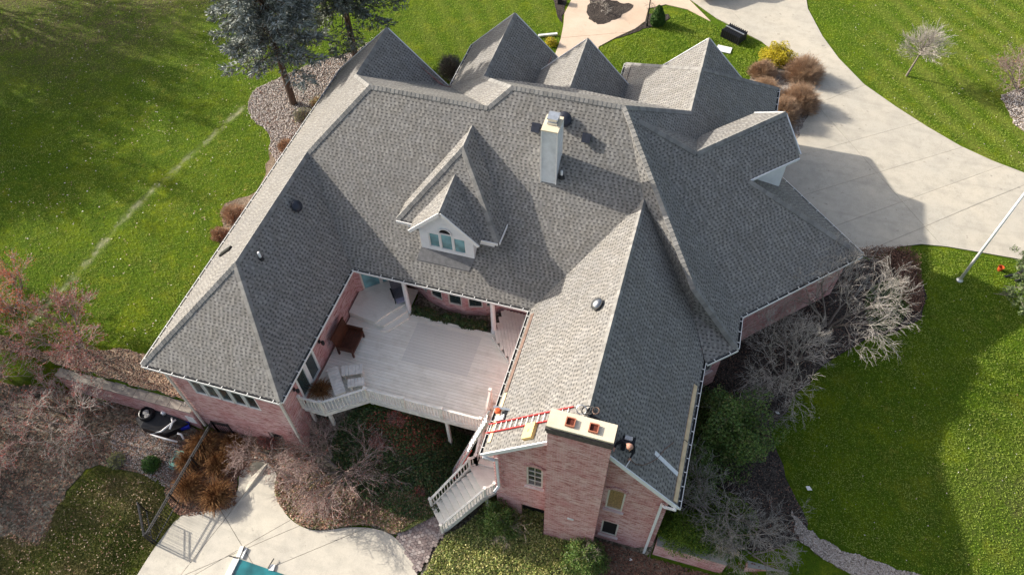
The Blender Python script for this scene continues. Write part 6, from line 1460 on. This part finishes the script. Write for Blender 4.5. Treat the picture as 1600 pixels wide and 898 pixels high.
# bow window bed plants
for i,x in enumerate((-40.2,-38.4,-36.7,-34.6,-32.9,-31.4,-29.9,-28.2)):
    leafy('bed_plant', ['leafy plant at the left end of the bow window bed','second leafy plant from the left in the bow window bed','third leafy plant from the left in the bow window bed','leafy plant under the middle bow window','leafy plant just right of the middle bow window','third leafy plant from the right in the bow window bed','second leafy plant from the right in the bow window bed','leafy plant at the right end of the bow window bed'][i], 'plant', W(x,68.1+0.3*math.sin(i*2),-110.6), (0.33,0.26,0.36), 900, 0.09, 'darkleaf', 150+i, group='plants under the bow window')
# ground covers
def cover(name, poly, n, size, mat, hgt, kind='stuff', label=None, cat=None, flat=0.35, holes=(), thin=0.0, k=1.3):
    q = scatter_pts(poly, n, holes); x, y = q[:,0], q[:,1]
    cl = 0.5+0.5*np.sin(x*k*2.3+np.sin(y*k*1.7)*1.5)*np.cos(y*k*2.1+np.sin(x*k*1.3))
    if thin: keep = rng.uniform(0,1,len(q)) < (1-thin+thin*cl); q, x, y, cl = q[keep], x[keep], y[keep], cl[keep]
    z = gz(x, y)+(0.05 if hgt != 0.03 else 0.10)+rng.uniform(0, 1, len(q))*hgt*(0.35+0.65*cl)
    o = leaf_mesh(name, np.column_stack([x,y,z]), size, mat, None, flat, kind); 
    if label: tag(o, label, cat or 'ground cover')
    return o
ivyA = px_poly([(694,842),(680,862),(668,890),(655,940),(900,960),(935,880),(925,845),(850,825),(852,790),(800,768),(775,770),(735,815),(700,836)], True, 3)
cover('ivy_cover', ivyA, 42000, 0.085, 'ivy', 0.30, label='green and yellow ivy covering the ground below the stairs and chimney')
ivyB = px_poly([(436,742),(432,775),(448,802),(472,822),(505,828),(545,822),(590,822),(618,835),(650,815),(690,790),(640,770),(560,770),(500,735),(460,715)], True, 3)
cover('ground_cover', ivyB, 40000, 0.09, 'ivyred', 0.30, label='pink and green autumn ground cover bordering the pool terrace')
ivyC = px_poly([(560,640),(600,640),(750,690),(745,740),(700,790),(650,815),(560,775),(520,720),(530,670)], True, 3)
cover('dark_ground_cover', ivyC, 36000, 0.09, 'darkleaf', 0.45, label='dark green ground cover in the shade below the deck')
ivyD = px_poly([(600,780),(690,790),(640,828),(612,830),(585,815)], True, 3)
cover('red_ground_cover', px_poly([(585,648),(640,650),(700,668),(690,700),(640,715),(600,700),(575,675)], True, 3), 2600, 0.085, 'redleaf', 0.5, label='red leaves mixed in the shaded cover under the deck railing', flat=0.2, thin=0.5)
cover('ivy_cover', ivyD, 9000, 0.08, 'ivy', 0.25, label='yellow green ivy beside the hexagonal paver path')
litB = px_poly([(372,690),(420,680),(470,700),(500,735),(450,730),(400,735),(375,745)], True, 3)
cover('fallen_leaves', litB, 3000, 0.07, 'fallendark', 0.05, label='brown leaves gathered at the head of the terrace', cat='leaves', flat=0.8)
cover('fallen_leaves', sw2P, 20000, 0.075, 'fallendark', 0.06, label='brown leaf litter under the red budded trees', cat='leaves', flat=0.75, thin=0.4)
cover('fallen_leaves', swP, 9000, 0.075, 'fallenwarm', 0.06, label='tan leaves above the left retaining wall', cat='leaves', flat=0.75, thin=0.5)
grs = px_poly([(285,690),(345,672),(380,700),(372,745),(366,790),(330,800),(284,806),(262,780),(272,740)], True, 3)
cover('fallen_leaves', grs, 6000, 0.08, 'fallendark', 0.06, label='red brown leaves among the rusty grasses', cat='leaves', flat=0.7)
seL = px_poly([(930,850),(925,890),(900,960),(1180,960),(1180,900),(1100,890),(1010,868),(940,846)], True, 3)
cover('fallen_leaves', seL, 9000, 0.08, 'fallendark', 0.07, label='brown leaves on the ground below the gable windows', cat='leaves', flat=0.7)
cover('fallen_leaves', eP, 6500, 0.06, 'fallendark', 0.05, label='sparse brown leaves over the east mulch bed', cat='leaves', flat=0.75, thin=0.6)
cover('ground_cover', px_poly([(1030,840),(1060,800),(1110,760),(1180,800),(1170,850),(1100,862)], True, 3), 9000, 0.06, 'lime', 0.25, label='lime green ground cover behind the right retaining wall')
cover('ground_cover', px_poly([(1360,450),(1418,440),(1412,500),(1370,520),(1350,490)], True, 3), 5000, 0.06, 'holly', 0.22, label='green ground cover under the pale bare tree')
cover('dark_ground_cover', px_poly([(1330,395),(1420,392),(1440,450),(1436,490),(1405,470),(1395,420)], True, 3), 9000, 0.06, MT['fallendark'], 0.45, label='dark purple brown low hedge round the end of the mulch bed', flat=0.0)
# stones in the rock beds
def stones(poly, n, size, label):
    q = scatter_pts(poly, n); m = len(q); s_ = size*rng.uniform(0.5, 1.4, m); z = gz(q[:,0], q[:,1])+0.05
    U = np.array([[1,0,0],[-1,0,0],[0,1,0],[0,-1,0],[0,0,.7],[0,0,-.7]]); ang = rng.uniform(0,6.28,m); ca3, sa3 = np.cos(ang), np.sin(ang); asp = rng.uniform(0.6,1,m)
    Vx = U[None,:,0]*ca3[:,None]-U[None,:,1]*asp[:,None]*sa3[:,None]; Vy = U[None,:,0]*sa3[:,None]+U[None,:,1]*asp[:,None]*ca3[:,None]; Vz = np.repeat(U[None,:,2], m, 0)
    V = np.stack([Vx,Vy,Vz],2)*s_[:,None,None]*(1+0.2*rng.normal(size=(m,6,1))) + np.column_stack([q,z])[:,None,:]
    T = np.array([[0,2,4],[2,1,4],[1,3,4],[3,0,4],[2,0,5],[1,2,5],[3,1,5],[0,3,5]]); F = (T[None]+np.arange(m)[:,None,None]*6).reshape(-1,3)
    me = bpy.data.meshes.new('stones'); me.vertices.add(6*m); me.vertices.foreach_set('co', V.reshape(-1)); me.loops.add(len(F)*3); me.loops.foreach_set('vertex_index', F.ravel().astype(np.int32)); me.polygons.add(len(F))
    me.polygons.foreach_set('loop_start', np.arange(0,3*len(F),3)); me.polygons.foreach_set('loop_total', np.full(len(F),3)); me.materials.append(MT['stone']); me.update(calc_edges=True)
    o = bpy.data.objects.new('gravel_stones', me); C.objects.link(o); tag(o, label, 'gravel', kind='stuff')
cover('fallen_leaves', rockP, 3200, 0.08, 'fallendark', 0.05, label='brown leaves blown over the rock bed under the spruces', cat='leaves', flat=0.7, thin=0.7)
stones(rockP, 9000, 0.055, 'pale river stones in the bed round the spruces')
stones(gravP, 4000, 0.03, 'pale gravel curving along the shaded lawn')
stones(ngP, 2500, 0.04, 'pale gravel round the brown shrubs by the drive')
stones(rdP, 2500, 0.05, 'pale stones round the red bare tree at the right edge')
stones(px_poly([(200,660),(262,690),(290,700),(282,745),(262,762),(215,735),(180,715),(175,680)], True, 3), 3500, 0.03, 'grey gravel between the pump gear and the lawn')
# leaves fallen on the lawns
wl_ = Pm([(0,470),(0,-30),(330,-30),(560,-30),(640,60),(560,95),(430,120),(385,170),(425,240),(330,400),(270,545),(120,540)])
cover('fallen_leaves', wl_, 1900, 0.085, 'fallen', 0.03, label='pale leaves scattered over the left lawn', cat='leaves', flat=0.75, thin=0.95, k=0.42)
cover('fallen_leaves', Pm([(0,840),(100,800),(130,750),(240,745),(255,790),(240,840),(190,898),(160,960),(-60,960)]), 1300, 0.065, 'fallenwarm', 0.03, label='tan leaves scattered over the lower left lawn', cat='leaves', flat=0.75, thin=0.6)
cover('fallen_leaves', Pm([(1290,0),(1700,0),(1700,260),(1600,265),(1500,225),(1400,165),(1330,100)]), 360, 0.07, 'fallen', 0.03, label='pale leaves scattered over the front lawn', cat='leaves', flat=0.75)
cover('fallen_leaves', Pm([(1450,400),(1640,430),(1700,960),(1450,900),(1270,830),(1230,700),(1300,560),(1440,500)]), 160, 0.055, 'fallen', 0.03, label='few pale leaves over the shaded right lawn', cat='leaves', flat=0.75)

# grass blades standing on the lawns
MT['blade'] = island('grass_blade', [(0.08,0.165,0.015), (0.14,0.245,0.020), (0.24,0.35,0.032), (0.36,0.43,0.06), (0.16,0.27,0.022)], 0.75, 0.35, patch=(0.55, (0.34,0.40,0.08)))
MT['bladedull'] = island('dull_grass_blade', [(0.06,0.095,0.015), (0.11,0.14,0.022), (0.18,0.19,0.04), (0.27,0.23,0.09)], 0.75, 0.3, patch=(0.5, (0.24,0.19,0.09)))
tl = [(p*S, (tp[min(i+1,len(tp)-1)]-tp[max(i-1,0)])) for i, p in enumerate(tp)]; sd_ = [(p, np.array([-d[1], d[0]])/np.linalg.norm(d)*0.14) for p, d in tl]; trackP = [tuple(p+n_) for p, n_ in sd_]+[tuple(p-n_) for p, n_ in reversed(sd_)]
def grass(label, poly, n, mat, holes=(), size=0.085, step=0.11):
    q = scatter_pts(poly, n, holes); x, y = q[:,0], q[:,1]
    o = leaf_mesh('grass', np.column_stack([x, y, gz(x, y)+0.03+rng.uniform(0,0.03,len(q))]), size, mat, None, 0.15, 'stuff', 0.34, up=np.array([-0.55,0.1,0.8])); tag(o, label, 'grass'); return o
grass('short lit grass of the wide left lawn', Pm([(-40,545),(-40,-60),(400,-60),(860,-60),(866,30),(876,60),(862,85),(700,150),(640,90),(600,60),(545,84),(500,96),(440,122),(400,140),(388,168),(398,190),(418,205),(425,240),(420,250),(400,300),(350,320),(345,380),(320,470),(262,545),(130,545),(60,548)]), 170000, 'blade', (trackP,), 0.075)
grass('short grass between the entrance walk and the driveway', Pm([(905,112),(935,76),(985,56),(1012,46),(1040,38),(1050,26),(1075,20),(1110,36),(1190,70),(1220,94),(1195,98),(1176,120),(1162,170),(1000,170),(905,150)]), 26000, 'blade')
grass('short striped grass of the front lawn across the driveway', Pm([(1264,15),(1252,-60),(1700,-60),(1700,300),(1600,268),(1550,249),(1500,226),(1450,197),(1400,165),(1352,130),(1312,89),(1288,56)]), 60000, 'blade', (rdP,), 0.075)
grass('short grass of the right lawn, mostly in the shade of the house', Pm([(1408,391),(1440,387),(1480,391),(1550,403),(1640,419),(1720,960),(1450,960),(1400,886),(1340,864),(1268,828),(1240,762),(1212,690),(1228,647),(1264,602),(1302,562),(1362,530),(1402,520),(1440,497),(1447,455),(1432,420)]), 62000, 'blade', size=0.07)
grass('dull leaf strewn grass of the lower left lawn', Pm([(-60,980),(-60,850),(20,835),(60,850),(90,792),(120,752),(150,730),(215,740),(250,750),(262,782),(282,808),(248,846),(212,900),(190,980)]), 50000, 'bladedull')
